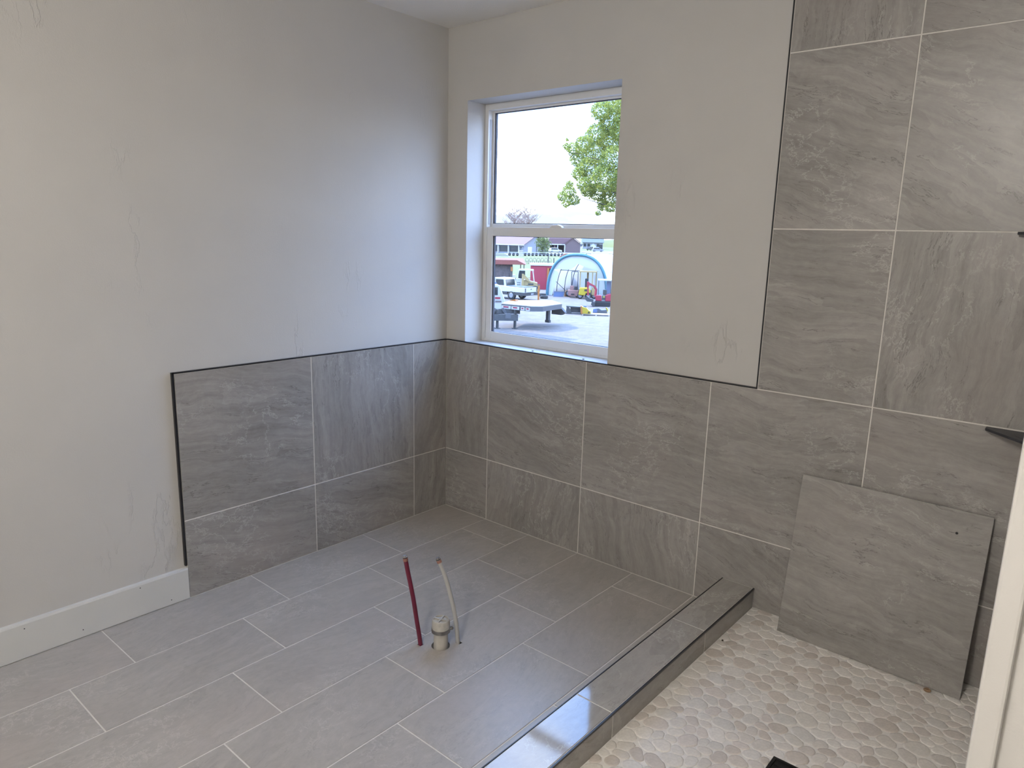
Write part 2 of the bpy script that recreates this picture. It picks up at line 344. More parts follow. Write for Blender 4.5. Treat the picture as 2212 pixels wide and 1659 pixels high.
A_[:, 0, 0] = ca/np.sqrt(el); A_[:, 0, 1] = sa/np.sqrt(el); A_[:, 1, 0] = -sa*np.sqrt(el); A_[:, 1, 1] = ca*np.sqrt(el); A_ /= szf[:, None, None]
NA = 16; th = np.arange(NA)*2*PI/NA; dirs = np.stack([np.cos(th), np.sin(th)], 1); rad = np.linspace(.003, .052, 46)
pm = []
for nme, c in (('pebble_stone', None),):
    m, nt, p = newmat(nme); at = nd(nt, 'ShaderNodeAttribute', attribute_name='stone'); tcn = nd(nt, 'ShaderNodeTexCoord')
    n1 = noise_(nt, tcn.outputs['Object'], (1, 1, 1), 130, 5.0, .6); n2 = noise_(nt, tcn.outputs['Object'], (1, 1, 1), 320, 2.0)
    col = mixc(nt, 1.0, at.outputs['Color'], mixc(nt, rng_(nt, n1, .3, .7), (.90, .90, .90), (1.06, 1.06, 1.06)), 'MULTIPLY')
    col = mixc(nt, rng_(nt, n2, .71, .76, 0, .4), col, (.24, .21, .19)); lk(nt, col, p.inputs['Base Color'])
    p.inputs['Roughness'].default_value = .6; b = nd(nt, 'ShaderNodeBump', i_Strength=.3, i_Distance=.0006); lk(nt, n1, b.inputs['Height']); lk(nt, b.outputs[0], p.inputs['Normal'])
    PEB = m
tones = [(.77, .735, .685), (.73, .69, .645), (.66, .605, .555), (.75, .725, .69), (.80, .77, .73), (.70, .65, .61)]
geo = []
for i in range(NP):
    dd = np.hypot(*(P-P[i]).T); nb = np.where((dd < .11) & (dd > 0))[0]
    q = P[i] + dirs[:, None, :]*rad[None, :, None]
    di = np.linalg.norm(np.einsum('ab,xyb->xya', A_[i], q-P[i]), axis=-1)
    ok = (q[..., 0] > X0+.001) & (q[..., 0] < X1-.001) & (q[..., 1] > Y0) & (q[..., 1] < Y1-.002)
    ok &= ~((q[..., 0] > DR[0]-.003) & (q[..., 0] < DR[1]+.003) & (q[..., 1] > DR[2]-.003) & (q[..., 1] < DR[3]+.003))
    for j in nb: ok &= di < np.linalg.norm(np.einsum('ab,xyb->xya', A_[j], q-P[j]), axis=-1)
    r = np.array([rad[np.argmin(o_)-1] if (not o_.all() and np.argmin(o_) > 0) else (rad[-1] if o_.all() else .002) for o_ in ok])
    r = np.minimum(r, .046)
    for _ in range(2): r = np.minimum(r, .25*np.roll(r, 1)+.5*r+.25*np.roll(r, -1))*.5 + (.25*np.roll(r, 1)+.5*r+.25*np.roll(r, -1))*.5
    r = np.maximum(r-.0006, .003)
    geo.append(r)
def pebble_geo(i, z):
    c = P[i]; r = geo[i]; vs = []
    for f, zz in ((1.0, SF-.002), (1.0, SF+z*.35), (.955, SF+z*.92), (.80, SF+z)):
        vs += [(dirs[k, 0]*r[k]*f, dirs[k, 1]*r[k]*f, zz-SF) for k in range(NA)]
    fs = [(a*NA+k, a*NA+(k+1) % NA, (a+1)*NA+(k+1) % NA, (a+1)*NA+k) for a in range(3) for k in range(NA)] + [tuple(3*NA+k for k in range(NA))]
    return vs, fs
def stone_attr(me, cols):
    a = me.color_attributes.new('stone', 'FLOAT_COLOR', 'POINT')
    for i, c in enumerate(cols): a.data[i].color = (*c, 1)
def visible(x, y, z):
    d = Vector((x, y, z))-CAM; zz = d.dot(fw); u = 1106+FPX*d.dot(rr)/zz; v = 829.5-FPX*d.dot(uu)/zz
    return zz > 0 and u < 2170-(v-1300)*.16+10 and v < 1690 and u > 0
order = sorted(range(NP), key=lambda i: (not visible(P[i][0], P[i][1], SF), math.hypot(P[i][0]-CAM.x, P[i][1]-CAM.y)))
rest = MB(); rcol = []
for n_, i in enumerate(order):
    z = random.uniform(.0017, .0030); vs, fs = pebble_geo(i, z); t = random.choice(tones); k = random.uniform(.93, 1.07); t = tuple(q*k for q in t)
    if n_ < 300:
        me = bpy.data.meshes.new('pebble'); me.from_pydata(vs, [], fs); me.materials.append(PEB); me.polygons.foreach_set('use_smooth', [True]*len(fs)); stone_attr(me, [t]*len(vs))
        o = bpy.data.objects.new('pebble', me); COL.objects.link(o); o.parent = sfloor; o.location = (P[i][0], P[i][1], SF)
    else:
        rest.add([(v[0]+P[i][0], v[1]+P[i][1], v[2]+SF) for v in vs], fs); rcol += [t]*len(vs)
ro = rest.build('pebbles', PEB, sfloor, smooth=False); ro.data.polygons.foreach_set('use_smooth', [True]*len(ro.data.polygons)); stone_attr(ro.data, rcol); ro['kind'] = 'stuff'

# drain grate
dr = tag(empty('shower_drain', (DR[0], DR[2], SF)), 'square black drain grate set in the pebble floor', 'drain')
MB().box(0, .15, 0, .15, -.004, .0005).build('pan', BLACKM, dr)
MB().box(0, .15, .142, .15, 0, .005).box(0, .15, 0, .008, 0, .005).box(0, .008, .008, .142, 0, .005).box(.142, .15, .008, .142, 0, .005).build('frame', BLACKM, dr)
for k in range(6): MB().box(.012, .138, .018+k*.02, .030+k*.02, .0005, .004).build('bar', BLACKM, dr)

# corner shelves
SHELF = M_('black_slate_shelf', (.035, .035, .04), .45, var=.35, scale=18)
for z, lab in ((Z2-.004, 'lower black triangular corner shelf with cut slots in the shower'), (Z3-.002, 'upper black triangular corner shelf at the right edge of the shower')):
    s_ = tag(empty('corner_shelf', (XR, -.001, z)), lab, 'shelf', 'corner shelves in the shower')
    MB().prism([(0, 0), (-.222, 0), (-.222, -.028), (-.028, -.222), (0, -.222)], -.006, .002).build('plate', SHELF, s_, bevel=.0008)
    for k, (l, o_) in enumerate(((.05, .10), (.07, .135), (.05, .165), (.06, .06))):
        c_ = Vector((-o_*.72, -o_*.55, .0022)); d_ = Vector((1, -1, 0)).normalized()
        MB().bar(c_-d_*l/2+Vector((0, .03*(k % 2), 0)), c_+d_*l/2+Vector((0, .03*(k % 2), 0)), .004, .0006).build('slot', BLACKM, s_)

# tile leaning against the shower wall
lt = tag(empty('loose_tile', (2.238, -.114, SF+.004)), 'large square grey slate tile leaning loose against the shower wall', 'tile')
bl, br = Vector((1.936, -.110, SF+.004)), Vector((2.540, -.118, SF+.004)); ax = (br-bl).normalized(); hgt = .612
tl = bl + Vector((0, .100, math.sqrt(hgt**2-.100**2))); ay = (tl-bl).normalized(); az = ax.cross(ay).normalized(); ay = az.cross(ax)
me = tile_mesh('tile_face', .606, .612, .009, WALLTILE, .1); o = bpy.data.objects.new('tile_face', me); COL.objects.link(o); o.parent = lt
Mx = Matrix.Identity(4); ctr = (bl+br)/2 + ay*.306 - Vector((2.238, -.114, SF+.004))
for i in range(3): Mx[i][0] = ax[i]; Mx[i][1] = ay[i]; Mx[i][2] = az[i]; Mx[i][3] = ctr[i]
o.matrix_local = Mx
hp = bl + ax*.512 + ay*.535 + az*.0092 - Vector((2.238, -.114, SF+.004))
MB().tube([hp, hp+az*.0012], .0042, 10).build('chip', BLACKM, lt)

# ------------------------------------------------------------------ plumbing stubs
PVC = M_('pvc', (.50, .48, .44), .5, var=.12, scale=30); CAPM = M_('dusty_rubber_cap', (.46, .445, .41), .75, var=.15, scale=60)
STEEL = M_('steel_band', (.30, .29, .28), .35, .9, .25, 40); CHROME = M_('chrome_cap', (.62, .60, .58), .22, 1.0); COPPER = M_('copper_ring', (.42, .22, .17), .4, .6)
PEXR = M_('red_pex', (.135, .012, .035), .38, var=.15, scale=20); PEXW = M_('white_pex', (.46, .455, .44), .4, var=.05)
pv = tag(empty('drain_stub_pipe', (1.012, -1.005, 0)), 'white plastic drain pipe stub capped with a dusty rubber cap', 'pipe')
MB().tube([(0, 0, -.09), (0, 0, .085)], .0265, 28).build('pipe', PVC, pv, True)
MB().lathe([(.0335, .058), (.0345, .064), (.0335, .068), (.0335, .100), (.031, .107), (.027, .1095), (.0262, .1035), (.0, .1035)], n=32).build('cap', CAPM, pv, True)
for a in (.5, .5+PI/2, .5+PI/4*0): pass
for a in (.35, .35+PI/2): MB().bar((-.027*math.cos(a), -.027*math.sin(a), .107), (.027*math.cos(a), .027*math.sin(a), .1065), .0062, .006).build('cap_rib', CAPM, pv, bevel=.001)
bd = MB().lathe([(.0345, .060), (.0356, .060), (.0356, .074), (.0345, .074)], n=32).build('hose_clamp', STEEL, pv, True)
dv = Vector((.759, .651, 0)); MB().tube([dv*.034+Vector((0, 0, .071)), dv*.040+Vector((0, 0, .073)), dv*.046+Vector((0, 0, .070))], [.006, .007, .004], 10).build('clamp_screw', STEEL, bd, True)
def pex(name, lab, pts, mat):
    b = Vector(pts[-1]); e_ = tag(empty(name, (b.x, b.y, 0)), lab, 'pipe'); L = [Vector(p)-Vector((b.x, b.y, 0)) for p in pts[::-1]]; L = [Vector((0, 0, -.09))] + L
    cu = []
    for i in range(len(L)-1):
        p0, p1, p2, p3 = L[max(i-1, 0)], L[i], L[i+1], L[min(i+2, len(L)-1)]
        for k in range(6):
            t = k/6; cu.append(.5*((2*p1)+(p2-p0)*t+(2*p0-5*p1+4*p2-p3)*t*t+(3*p1-p0-3*p2+p3)*t**3))
    cu.append(L[-1]); MB().tube(cu, .0083, 16).build('tube', mat, e_, True)
    d = (cu[-1]-cu[-3]).normalized(); t = cu[-1]
    MB().tube([t-d*.012, t-d*.001], .0094, 18).build('crimp_ring', COPPER, e_, True)
    MB().tube([t, t+d*.0045, t+d*.005, t+d*.009], [.0088, .0088, .0072, .0068], 18).build('end_plug', CHROME, e_, True)
    MB().tube([t+d*.0005, t+d*.0025], .0090, 18).build('seal', BLACKM, e_)
pex('hot_water_pipe', 'dark red plastic water pipe stub curving up from the floor', [(.907, -1.086, .345), (.916, -1.079, .281), (.929, -1.068, .19), (.939, -1.059, .096), (.950, -1.051, 0)], PEXR)
pex('cold_water_pipe', 'translucent white plastic water pipe stub curving up from the floor', [(.986, -.995, .332), (1.003, -.980, .276), (1.019, -.967, .202), (1.034, -.954, .109), (1.043, -.946, 0)], PEXW)
# washer and splinters left on the pebbles
BRASS = M_('brown_washer', (.33, .21, .12), .5, var=.2, scale=80)
tag(MB().lathe([(.004, .0), (.0105, .0), (.0115, .003), (.0075, .0065), (.004, .005), (.004, 0)], n=20).build('washer', BRASS, loc=(2.449, -.141, SF+.0035), smooth=True), 'small brown ring lying beside the leaning tile', 'washer')
TWIG = M_('dark_splinter', (.05, .035, .025), .8)
for (x, y, L_, a, lab) in ((1.967, -.314, .028, .3, 'thin dark splinter on the pebbles near the curb end'), (2.10, -.42, .020, -.4, 'short dark splinter on the pebbles left of the drain'), (2.40, -.24, .012, .2, 'tiny dark splinter on the pebbles in front of the leaning tile')):
    tag(MB().tube([(-L_/2, 0, .001), (0, .002, .002), (L_/2, 0, .001)], [.0003, .0007, .0003], 6).build('splinter', TWIG, loc=(x, y, SF+.0048)), lab, 'debris', 'splinters on the shower floor').rotation_euler = (0, 0, a)
tag(MB().lathe([(0, 0), (.004, .001), (.0035, .004), (0, .005)], n=8).build('pebble_crumb', TWIG, loc=(CO+.02, -.33, SF+.0045)), 'black crumb on the pebbles beside the curb', 'debris')
for x, y, lab in ((.56, .05, 'dark chip on the window sill near its middle'), (.87, .045, 'dark chip on the window sill near its right end')):
    tag(MB().lathe([(0, 0), (.006, .0008), (.004, .003), (0, .0035)], n=7).build('sill_chip', TWIG, loc=(x, y, WB+.0002)), lab, 'debris', 'chips on the window sill')

# ------------------------------------------------------------------ window (single hung)
win = empty('window_1'); tag(win, 'white vinyl single hung window with two panes', 'window', kind='structure')
Y_ = .14; FX0, FX1, FZ0, FZ1 = WL, WR, WB, WT
def ring(x0, x1, z0, z1, wl, wr, wb, wt, y0, y1):
    return MB().box(x0, x0+wl, y0, y1, z0, z1).box(x1-wr, x1, y0, y1, z0, z1).box(x0+wl, x1-wr, y0, y1, z0, z0+wb).box(x0+wl, x1-wr, y0, y1, z1-wt, z1)
ring(FX0, FX1, FZ0, FZ1, .024, .024, .014, .030, Y_, .205).build('frame', VINYL, win, bevel=.0015)
ix0, ix1 = FX0+.024, FX1-.024
us = ring(ix0, ix1, 1.52, FZ1-.030, .012, .012, .045, .010, .172, .198).build('upper_sash', VINYL, win, bevel=.001)
ls = ring(ix0+.001, ix1-.001, FZ0+.012, 1.548, .038, .038, .042, .046, .143, .170).build('lower_sash', VINYL, win, bevel=.0015)
MB().box(ix0+.04, ix1-.04, .1415, .143, 1.513, 1.520).build('rail_groove', VINYL, ls)
ring(ix0+.012, ix1-.012, 1.565, FZ1-.040, .006, .006, .003, .003, .178, .192).build('gasket', GASKET, us)
ring(ix0+.039, ix1-.039, FZ0+.054, 1.502, .006, .006, .002, .002, .150, .164).build('gasket', GASKET, ls)
MB().box(ix0+.013, ix1-.013, .184, .187, 1.560, FZ1-.040).build('pane', GLASS, us)
MB().box(ix0+.039, ix1-.039, .156, .159, FZ0+.054, 1.502).build('pane', GLASS, ls)
MB().box(ix0-.0005, ix0+.0016, .150, .166, 1.56, 2.085).build('jamb_slot', SLOT, win)
lkx = .60
MB().prism([(lkx-.04, 1.548), (lkx+.04, 1.548), (lkx+.034, 1.556), (lkx+.01, 1.563), (lkx-.02, 1.561)], .146, .166, 'y').build('sash_lock', VINYL, ls, bevel=.002)
# globe light added out of view behind the camera to fill the room
lp = tag(empty('globe_fill_light', (2.3, -3.3, ZC)), 'white globe fill light added out of view behind the camera', 'lamp')
MB().lathe([(.07, 0), (.07, -.02), (.02, -.03), (.012, -.10), (.05, -.11), (.05, -.125), (0, -.125)], n=24).build('stem', WHITE, lp, True)
em, ent, ep = newmat('fill_globe'); ep.inputs['Emission Color'].default_value = (1, .945, .87, 1); ep.inputs['Emission Strength'].default_value = FILL_W*1.1; ep.inputs['Base Color'].default_value = (.9, .9, .88, 1)
MB().lathe([(.001, -.40)] + [(.14*math.sin(PI*k/12), -.26-.14*math.cos(PI*k/12)) for k in range(1, 12)] + [(.001, -.12)], n=28).build('globe', em, lp, True)
#EXTERIOR
# ------------------------------------------------------------------ the yard outside
def gmat(name, a, b, sc, bump):
    m, nt, p = newmat(name); tc = nd(nt, 'ShaderNodeTexCoord'); u = tc.outputs['Object']
    n1 = noise_(nt, u, (1, 1, 1), sc, 6.0, .7); n2 = noise_(nt, u, (1, 1, 1), sc*.06, 4.0); n3 = noise_(nt, u, (1, 1, 1), sc*6, 3.0, .7)
    f = math_(nt, 'ADD', math_(nt, 'MULTIPLY', n1, .5), math_(nt, 'ADD', math_(nt, 'MULTIPLY', n2, .25), math_(nt, 'MULTIPLY', n3, .45)))
    lk(nt, mixc(nt, rng_(nt, f, .42, .78), a, b), p.inputs['Base Color']); p.inputs['Roughness'].default_value = .95
    bb = nd(nt, 'ShaderNodeBump', i_Strength=.8, i_Distance=bump); lk(nt, n1, bb.inputs['Height']); lk(nt, bb.outputs[0], p.inputs['Normal']); return m
EA = .42
def C_(r, g, b): return (r*EA, g*EA, b*EA)
GRAVEL = gmat('gravel', C_(.15, .120, .108), C_(.40, .335, .305), 1.5, .06); GRASS = gmat('pasture_grass', C_(.115, .12, .014), C_(.25, .245, .036), .6, .05)
tag(MB().box(-260, 160, -120, 330, GZ-.5, GZ).build('ground', GRAVEL), 'pale gravel yard outside the window', 'ground', kind='structure')
pb = [atz(1000, 604), atz(1140, 601), atz(1240, 596), atz(1400, 592)]; pf = [atz(1500, 534), atz(1240, 534), atz(960, 534)]
tag(MB().prism([(p.x, p.y) for p in pb+pf], GZ, GZ+.03).build('field', GRASS), 'green pasture beyond the gravel yard', 'grass', kind='structure')
pl_ = [atz(980, 551), atz(1500, 556), atz(1500, 544), atz(980, 542)]
tag(MB().prism([(p.x, p.y) for p in pl_], GZ, GZ+.06).build('lane', M_('lane_gravel', C_(.30, .275, .265), .95)), 'pale lane crossing in front of the houses', 'road', kind='structure')

def ext(name, u, v, label, cat, yaw=0, group=None):
    g = atz(u, v); d = ray(u, v); a = math.atan2(d.y, d.x) - PI/2     # local +y away from the camera, +x to the right
    return tag(empty(name, g, a+math.radians(yaw)), label, cat, group)
def pxm(u, v): g = atz(u, v); return FPX/((g-CAM).dot(fw))            # pixels per metre there
CW = M_('white_car_paint', C_(.85, .85, .86), .3, var=.02); CD = M_('dark_plastic', C_(.05, .052, .055), .6); TIRE = M_('tire_rubber', C_(.035, .035, .037), .85)
DGLASS = M_('dark_glass', C_(.045, .055, .06), .12); STL = M_('grey_steel', C_(.16, .17, .19), .5, .3); DST = M_('dark_steel', C_(.07, .075, .08), .6, var=.3)
REDP = M_('red_paint', C_(.52, .025, .06), .5); ORG = M_('orange_paint', C_(.62, .21, .03), .5); YEL = M_('yellow_paint', C_(.72, .52, .02), .45); CRM = M_('cream_yellow_paint', C_(.55, .40, .16), .5)
WOOD = M_('pale_planks', C_(.72, .65, .56), .8, var=.12, scale=3); BLUE = M_('blue_panel', C_(.16, .24, .45), .5); TEAL = M_('teal_edge', C_(.07, .25, .33), .6); TARP = M_('white_tarp', C_(1.3, 1.3, 1.32), .7, var=.04, scale=2, bump=.06)
_t = TARP.node_tree; _p = [n for n in _t.nodes if n.type == 'BSDF_PRINCIPLED'][0]; _o = [n for n in _t.nodes if n.type == 'OUTPUT_MATERIAL'][0]
_tl = nd(_t, 'ShaderNodeBsdfTranslucent', i_Color=(.8, .8, .8, 1)); _mx = nd(_t, 'ShaderNodeMixShader', i_0=.5); lk(_t, _p.outputs[0], _mx.inputs[1]); lk(_t, _tl.outputs[0], _mx.inputs[2]); lk(_t, _mx.outputs[0], _o.inputs[0])
ALU = M_('galvanised', C_(.45, .46, .48), .4, .4); ROOFR = M_('red_metal_roof', C_(.34, .075, .045), .6); ROOFP = M_('pinkish_roof', C_(.27, .145, .15), .8, var=.08, scale=3); BRICK = M_('brown_brick', C_(.24, .16, .15), .9, var=.12, scale=8)
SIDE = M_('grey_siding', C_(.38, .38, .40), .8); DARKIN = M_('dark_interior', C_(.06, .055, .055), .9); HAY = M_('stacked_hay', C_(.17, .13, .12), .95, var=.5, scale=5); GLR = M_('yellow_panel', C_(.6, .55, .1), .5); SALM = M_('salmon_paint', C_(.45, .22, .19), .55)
TAPE = M_('red_tape', C_(.5, .03, .08), .5); BARK = M_('bark', C_(.14, .12, .11), .9, var=.3, scale=12); TWG = M_('bare_twigs', C_(.50, .33, .25), .9)

def wheels(root, spots, r, w, hub=ALU):
    for (x, y) in spots:
        t = MB().wheel((x, y, r), r, w).build('wheel', TIRE, root, True); MB().wheel((x, y, r), r*.58, w+.03).build('hub', hub, t, True)

# white pickup
A35 = math.radians(35); pk0 = ext('pickup_truck', 1133, 650, 'white pickup truck seen from behind its tailgate', 'truck')
pk0.rotation_euler.z += PI - A35                    # local x = forwards, left side towards the window
b = MB().prism([(0, .62), (0, 1.02), (2.0, 1.06), (2.05, 1.10), (4.0, 1.06), (4.9, .98), (5.0, .62)], -1.70, 0, 'y').build('body', CW, pk0, bevel=.04)
MB().box(.10, 1.95, -1.60, -.10, 1.0, 1.065).build('bed_cover', CD, b)
MB().prism([(2.02, 1.05), (2.12, 1.62), (2.4, 1.70), (3.2, 1.70), (3.45, 1.62), (3.9, 1.05)], -1.58, -.12, 'y').build('cab', CW, pk0, bevel=.03)
MB().prism([(2.17, 1.12), (2.24, 1.58), (3.0, 1.58), (3.0, 1.12)], -.125, -.095, 'y').build('side_window', DGLASS, pk0)
MB().prism([(3.12, 1.12), (3.12, 1.58), (3.35, 1.56), (3.66, 1.12)], -.125, -.095, 'y').build('side_window', DGLASS, pk0)
MB().prism([(2.0, 1.10), (2.09, 1.58), (2.12, 1.58), (2.06, 1.10)], -1.45, -.25, 'y').build('rear_window', DGLASS, pk0)
MB().prism([(.05, .40), (.05, .62), (1.0, .60), (1.1, .40)], -1.69, -.01, 'y').prism([(1.75, .38), (1.75, .62), (3.6, .62), (3.6, .38)], -1.69, -.01, 'y').build('sill', CD, pk0)
MB().box(-.12, .05, -1.70, 0, .40, .60).build('bumper', CD, pk0)
MB().box(-.03, .0, -1.56, -.14, .66, 1.02).build('tailgate', CW, pk0)
for y in (-1.69, -.13): MB().box(-.02, .06, y, y+.12, .68, .98).build('tail_light', M_('tail_lamp', C_(.12, .10, .10), .4), pk0)
MB().box(-.14, -.12, -1.05, -.70, .45, .58).build('license_plate', M_('plate', C_(.5, .52, .6), .5), pk0)
MB().box(-.045, -.03, -.92, -.78, .86, .92).build('latch', CD, pk0)
wheels(pk0, ((1.35, -.12), (4.1, -.12), (1.35, -1.58), (4.1, -1.58)), .36, .24)

# white van at the left edge of the window
vn = ext('service_van', 1089, 681, 'white van with light bar cut off by the window frame', 'van'); vn.rotation_euler.z += math.radians(9)
b = MB().prism([(0, .35), (.03, 1.0), (-.18, 1.55), (-.35, 1.95), (-1.7, 1.98), (-1.95, .35)], 0, 4.6, 'y').build('body', CW, vn, bevel=.05)
for x in (-.62, -.12): pass
MB().box(-.62, -.28, -.03, .0, 1.05, 1.17).build('tail_light', REDP, vn); MB().box(-.60, -.20, -.03, .0, .84, .94).build('tail_light', M_('reflector', C_(.25, .2, .2), .4), vn)
MB().box(-1.4, -.5, .3, .6, 1.98, 2.12).build('light_bar', BLUE, vn, bevel=.03)
MB().box(-1.5, -.45, -.02, .0, 1.3, 1.8).build('rear_window', DGLASS, vn)
wheels(vn, ((-.18, .9), (-.18, 3.6), (-1.8, .9), (-1.8, 3.6)), .36, .26)

# gooseneck trailer: deck polygon from ground points under its corners
def dk(u, v): return atz(u, v)
A0, B0, C0, D0, E0, F0 = dk(1082, 706.6), dk(1145, 714), dk(1171, 714), dk(1212, 706), dk(1192, 697), dk(1104, 697)
tr = tag(empty('flatbed_trailer', A0), 'flatbed gooseneck trailer with pale plank deck and landing legs', 'trailer')
def rel(p, z=0): return Vector((p.x-A0.x, p.y-A0.y, z))
pol = [rel(p) for p in (A0, B0, C0, D0, E0, F0)]; ctr = sum(pol, Vector())/6
MB().prism([(p.x, p.y) for p in pol], 1.04, 1.30).build('deck_frame', STL, tr)
for k in range(7):                                  # deck planks
    a = F0.lerp(A0, k/7+.006); b_ = F0.lerp(A0, (k+1)/7-.006); c = E0.lerp(B0, (k+1)/7-.006); d = E0.lerp(B0, k/7+.006)
    MB().prism([(rel(p).x, rel(p).y) for p in (a, b_, c, d)], 1.302, 1.345).build('plank', WOOD, tr)
MB().prism([(rel(p).x, rel(p).y) for p in (E0.lerp(B0, .01), B0.lerp(E0, .01), C0, D0)], 1.302, 1.34).build('plank', WOOD, tr)
ab = (rel(B0)-rel(A0)); nrm = Vector((ab.y, -ab.x, 0)).normalized()
if nrm.dot(rel(CAM)) < 0: nrm = -nrm
for t0, t1 in ((.02, .33), (.36, .62), (.68, .80), (.84, .98)):
    a, b_ = rel(A0).lerp(rel(B0), t0)+nrm*.02, rel(A0).lerp(rel(B0), t1)+nrm*.02; q = MB().bar(a+Vector((0, 0, 1.15)), b_+Vector((0, 0, 1.15)), .03, .17).build('rail_plate', CW, tr)
    m_ = a.lerp(b_, .5)+nrm*.02; dd_ = (b_-a)*.28; MB().bar(m_-dd_+Vector((0, 0, 1.17)), m_+dd_+Vector((0, 0, 1.17)), .01, .07).build('reflector', TAPE, q)
lL, lR = rel(atz(1074, 709.5)), rel(atz(1112, 710))
for l in (lL, lR):
    g_ = MB().bar(l, l+Vector((0, 0, 1.05)), .11).build('landing_leg', DST, tr); MB().bar(l+Vector((-.14, 0, .02)), l+Vector((.14, 0, .02)), .2, .04).build('foot', DST, g_)
fd = (lR-lL).normalized(); bk = Vector((-fd.y, fd.x, 0))
MB().bar(lL-fd*1.0+Vector((0, 0, .62)), lR+fd*.15+Vector((0, 0, .62)), .35, .34).bar(lL-fd*1.0+bk*.4+Vector((0, 0, .93)), lR+fd*.3+bk*.4+Vector((0, 0, .93)), .3, .26).build('neck_frame', DST, tr)
MB().bar(lL-fd*.4+bk*.1+Vector((0, 0, .7)), lL-fd*.1+bk*.1+Vector((0, 0, 1.1)), .12).bar(lR-fd*.3+Vector((0, 0, .55)), lR-fd*.7+bk*.2+Vector((0, 0, 1.1)), .12).bar(lL+fd*.5+Vector((0, -.1, .72)), lL+fd*.8+Vector((0, -.1, .72)), .25).build('neck_bracing', STL, tr)
ag = rel(atz(1183, 707)); MB().bar(ag+Vector((0, 0, .35)), ag+Vector((0, 0, 1.04)), .18).bar(ag+Vector((-.15, 0, .35)), ag+Vector((.15, 0, .35)), .15).build('rear_jack', DST, tr)
rg = rel(atz(1203, 702)); MB().prism([(-.35, .62), (.35, .62), (.62, .78), (.3, 1.04), (-.35, 1.04)], -.1, .1, 'y').build('ramp', DST, tr, loc=rg)

# orange bollard
bo = ext('bollard', 1163, 650, 'orange steel bollard between the pickup and the tent', 'bollard')
MB().tube([(0, 0, 0), (.0, 0, 1.25)], .075, 14).build('post', ORG, bo, True); MB().tube([(0, 0, 1.25), (0, 0, 1.33)], .08, 14).build('cap', DST, bo, True)
MB().box(-.16, .16, -.16, .16, 0, .05).build('base', ORG, bo)
# orange wedge on the deck
w_ = (A0.lerp(F0, .82)); tag(MB().prism([(0, 0), (.55, 0), (.5, .10), (.12, .03)], -.12, .12, 'y').build('wheel_chock', ORG, loc=(w_.x, w_.y, GZ+1.35)), 'orange wedge lying on the trailer deck', 'wedge')

# skid steer behind the pickup
sk = ext('skid_steer', 1133, 635, 'cream and white skid steer loader behind the pickup', 'loader', yaw=0)
MB().prism([(-.25, .45), (-.25, 1.15), (.0, 1.25), (.95, 1.0), (1.0, .45)], -.5, .5, 'y').build('body', CRM, sk, bevel=.03)
MB().prism([(-.62, .3), (-.66, 1.3), (-.3, 1.35), (-.25, .3)], -.4, .4, 'y').build('grille', CW, sk)
for k in range(4): MB().box(-.60, -.34, -.43, -.4, .45+k*.17, .50+k*.17).build('louvre', STL, sk)
MB().box(-.24, -.08, -.62, -.46, .35, 1.75).build('lift_arm', CRM, sk); MB().prism([(-.08, 1.35), (-.08, 1.72), (.35, 1.25), (.35, 1.05)], -.6, -.48, 'y').build('lift_arm', CRM, sk)
MB().prism([(-.5, 2.02), (-.42, 2.12), (.62, 2.12), (.66, 2.02)], -.5, .5, 'y').build('cab_roof', CW, sk)
for x, t in ((-.48, -.60), (.1, .12), (.58, .70)):
    for y in (-.46, .46): MB().bar((x, y, 2.03), (t, y, 1.12), .07).build('cab_post', CW, sk)
MB().box(-.5, -.0, -.44, -.42, 1.35, 2.0).build('cab_glass', DGLASS, sk); MB().box(.25, .65, -.53, -.5, .82, .95).build('vent', CD, sk)
wheels(sk, ((.18, -.52), (.78, -.52), (.18, .52), (.78, .52)), .38, .26, CRM)

sk.scale = (1.18, 1.1, 1.04)
# red shed with white roof edge and dark sheet painting the doorway's shade
rc = ext('red_shed', 1140, 633, 'red shed with a white roof edge and a dark panel for doorway shade', 'shed'); rc.location += Vector((-3.0, 4.0, 0))
s_ = pxm(1140, 633)*.93
MB().box(0, 1.75, 0, 3, 0, 2.32).box(1.75, 3.2, .35, 3, 0, 2.32).box(1.75, 3.2, 0, .35, 2.05, 2.32).build('wall', REDP, rc)
MB().box(1.78, 3.1, .30, .345, 0, 2.05).build('doorway_shade', DARKIN, rc); MB().box(-.12, 3.3, -.15, 3.1, 2.32, 2.48).build('roof', CW, rc)
MB().box(1.62, 1.82, -.12, -.02, .35, 2.1).build('door_post', ORG, rc)

# open shed with red roof
sh = ext('open_shed', 1066, 603, 'open wooden shed with a red metal roof and hay inside', 'shed', yaw=0)
MB().prism([(-3.5, 1.74), (3.85, 1.80), (2.75, 2.32), (-3.5, 2.28)], -.4, -.2, 'y').add([(-3.5, -.4, 1.74), (3.85, -.4, 1.80), (3.6, 3.2, 2.44), (-3.5, 3.2, 2.40)], [(0, 1, 2, 3)]).build('roof', ROOFR, sh)
MB().box(-3.5, 2.1, .2, 3, 0, 1.76).build('hay_stack', HAY, sh)
for x in (3.15, 3.55): MB().box(x, x+.10, 0, .12, 0, 1.82).build('post', BARK, sh)
MB().box(1.95, 2.25, .05, .2, 0, 1.76).build('post', BARK, sh); MB().box(2.02, 2.28, -.05, .0, 1.0, 1.5).build('sign', ORG, sh)
fj = ext('fuel_can', 1110, 605, 'cream drum standing beside the open shed', 'drum'); MB().lathe([(.16, 0), (.17, .05), (.17, .62), (.1, .7), (.06, .72)], n=14).build('drum_body', WOOD, fj, True)

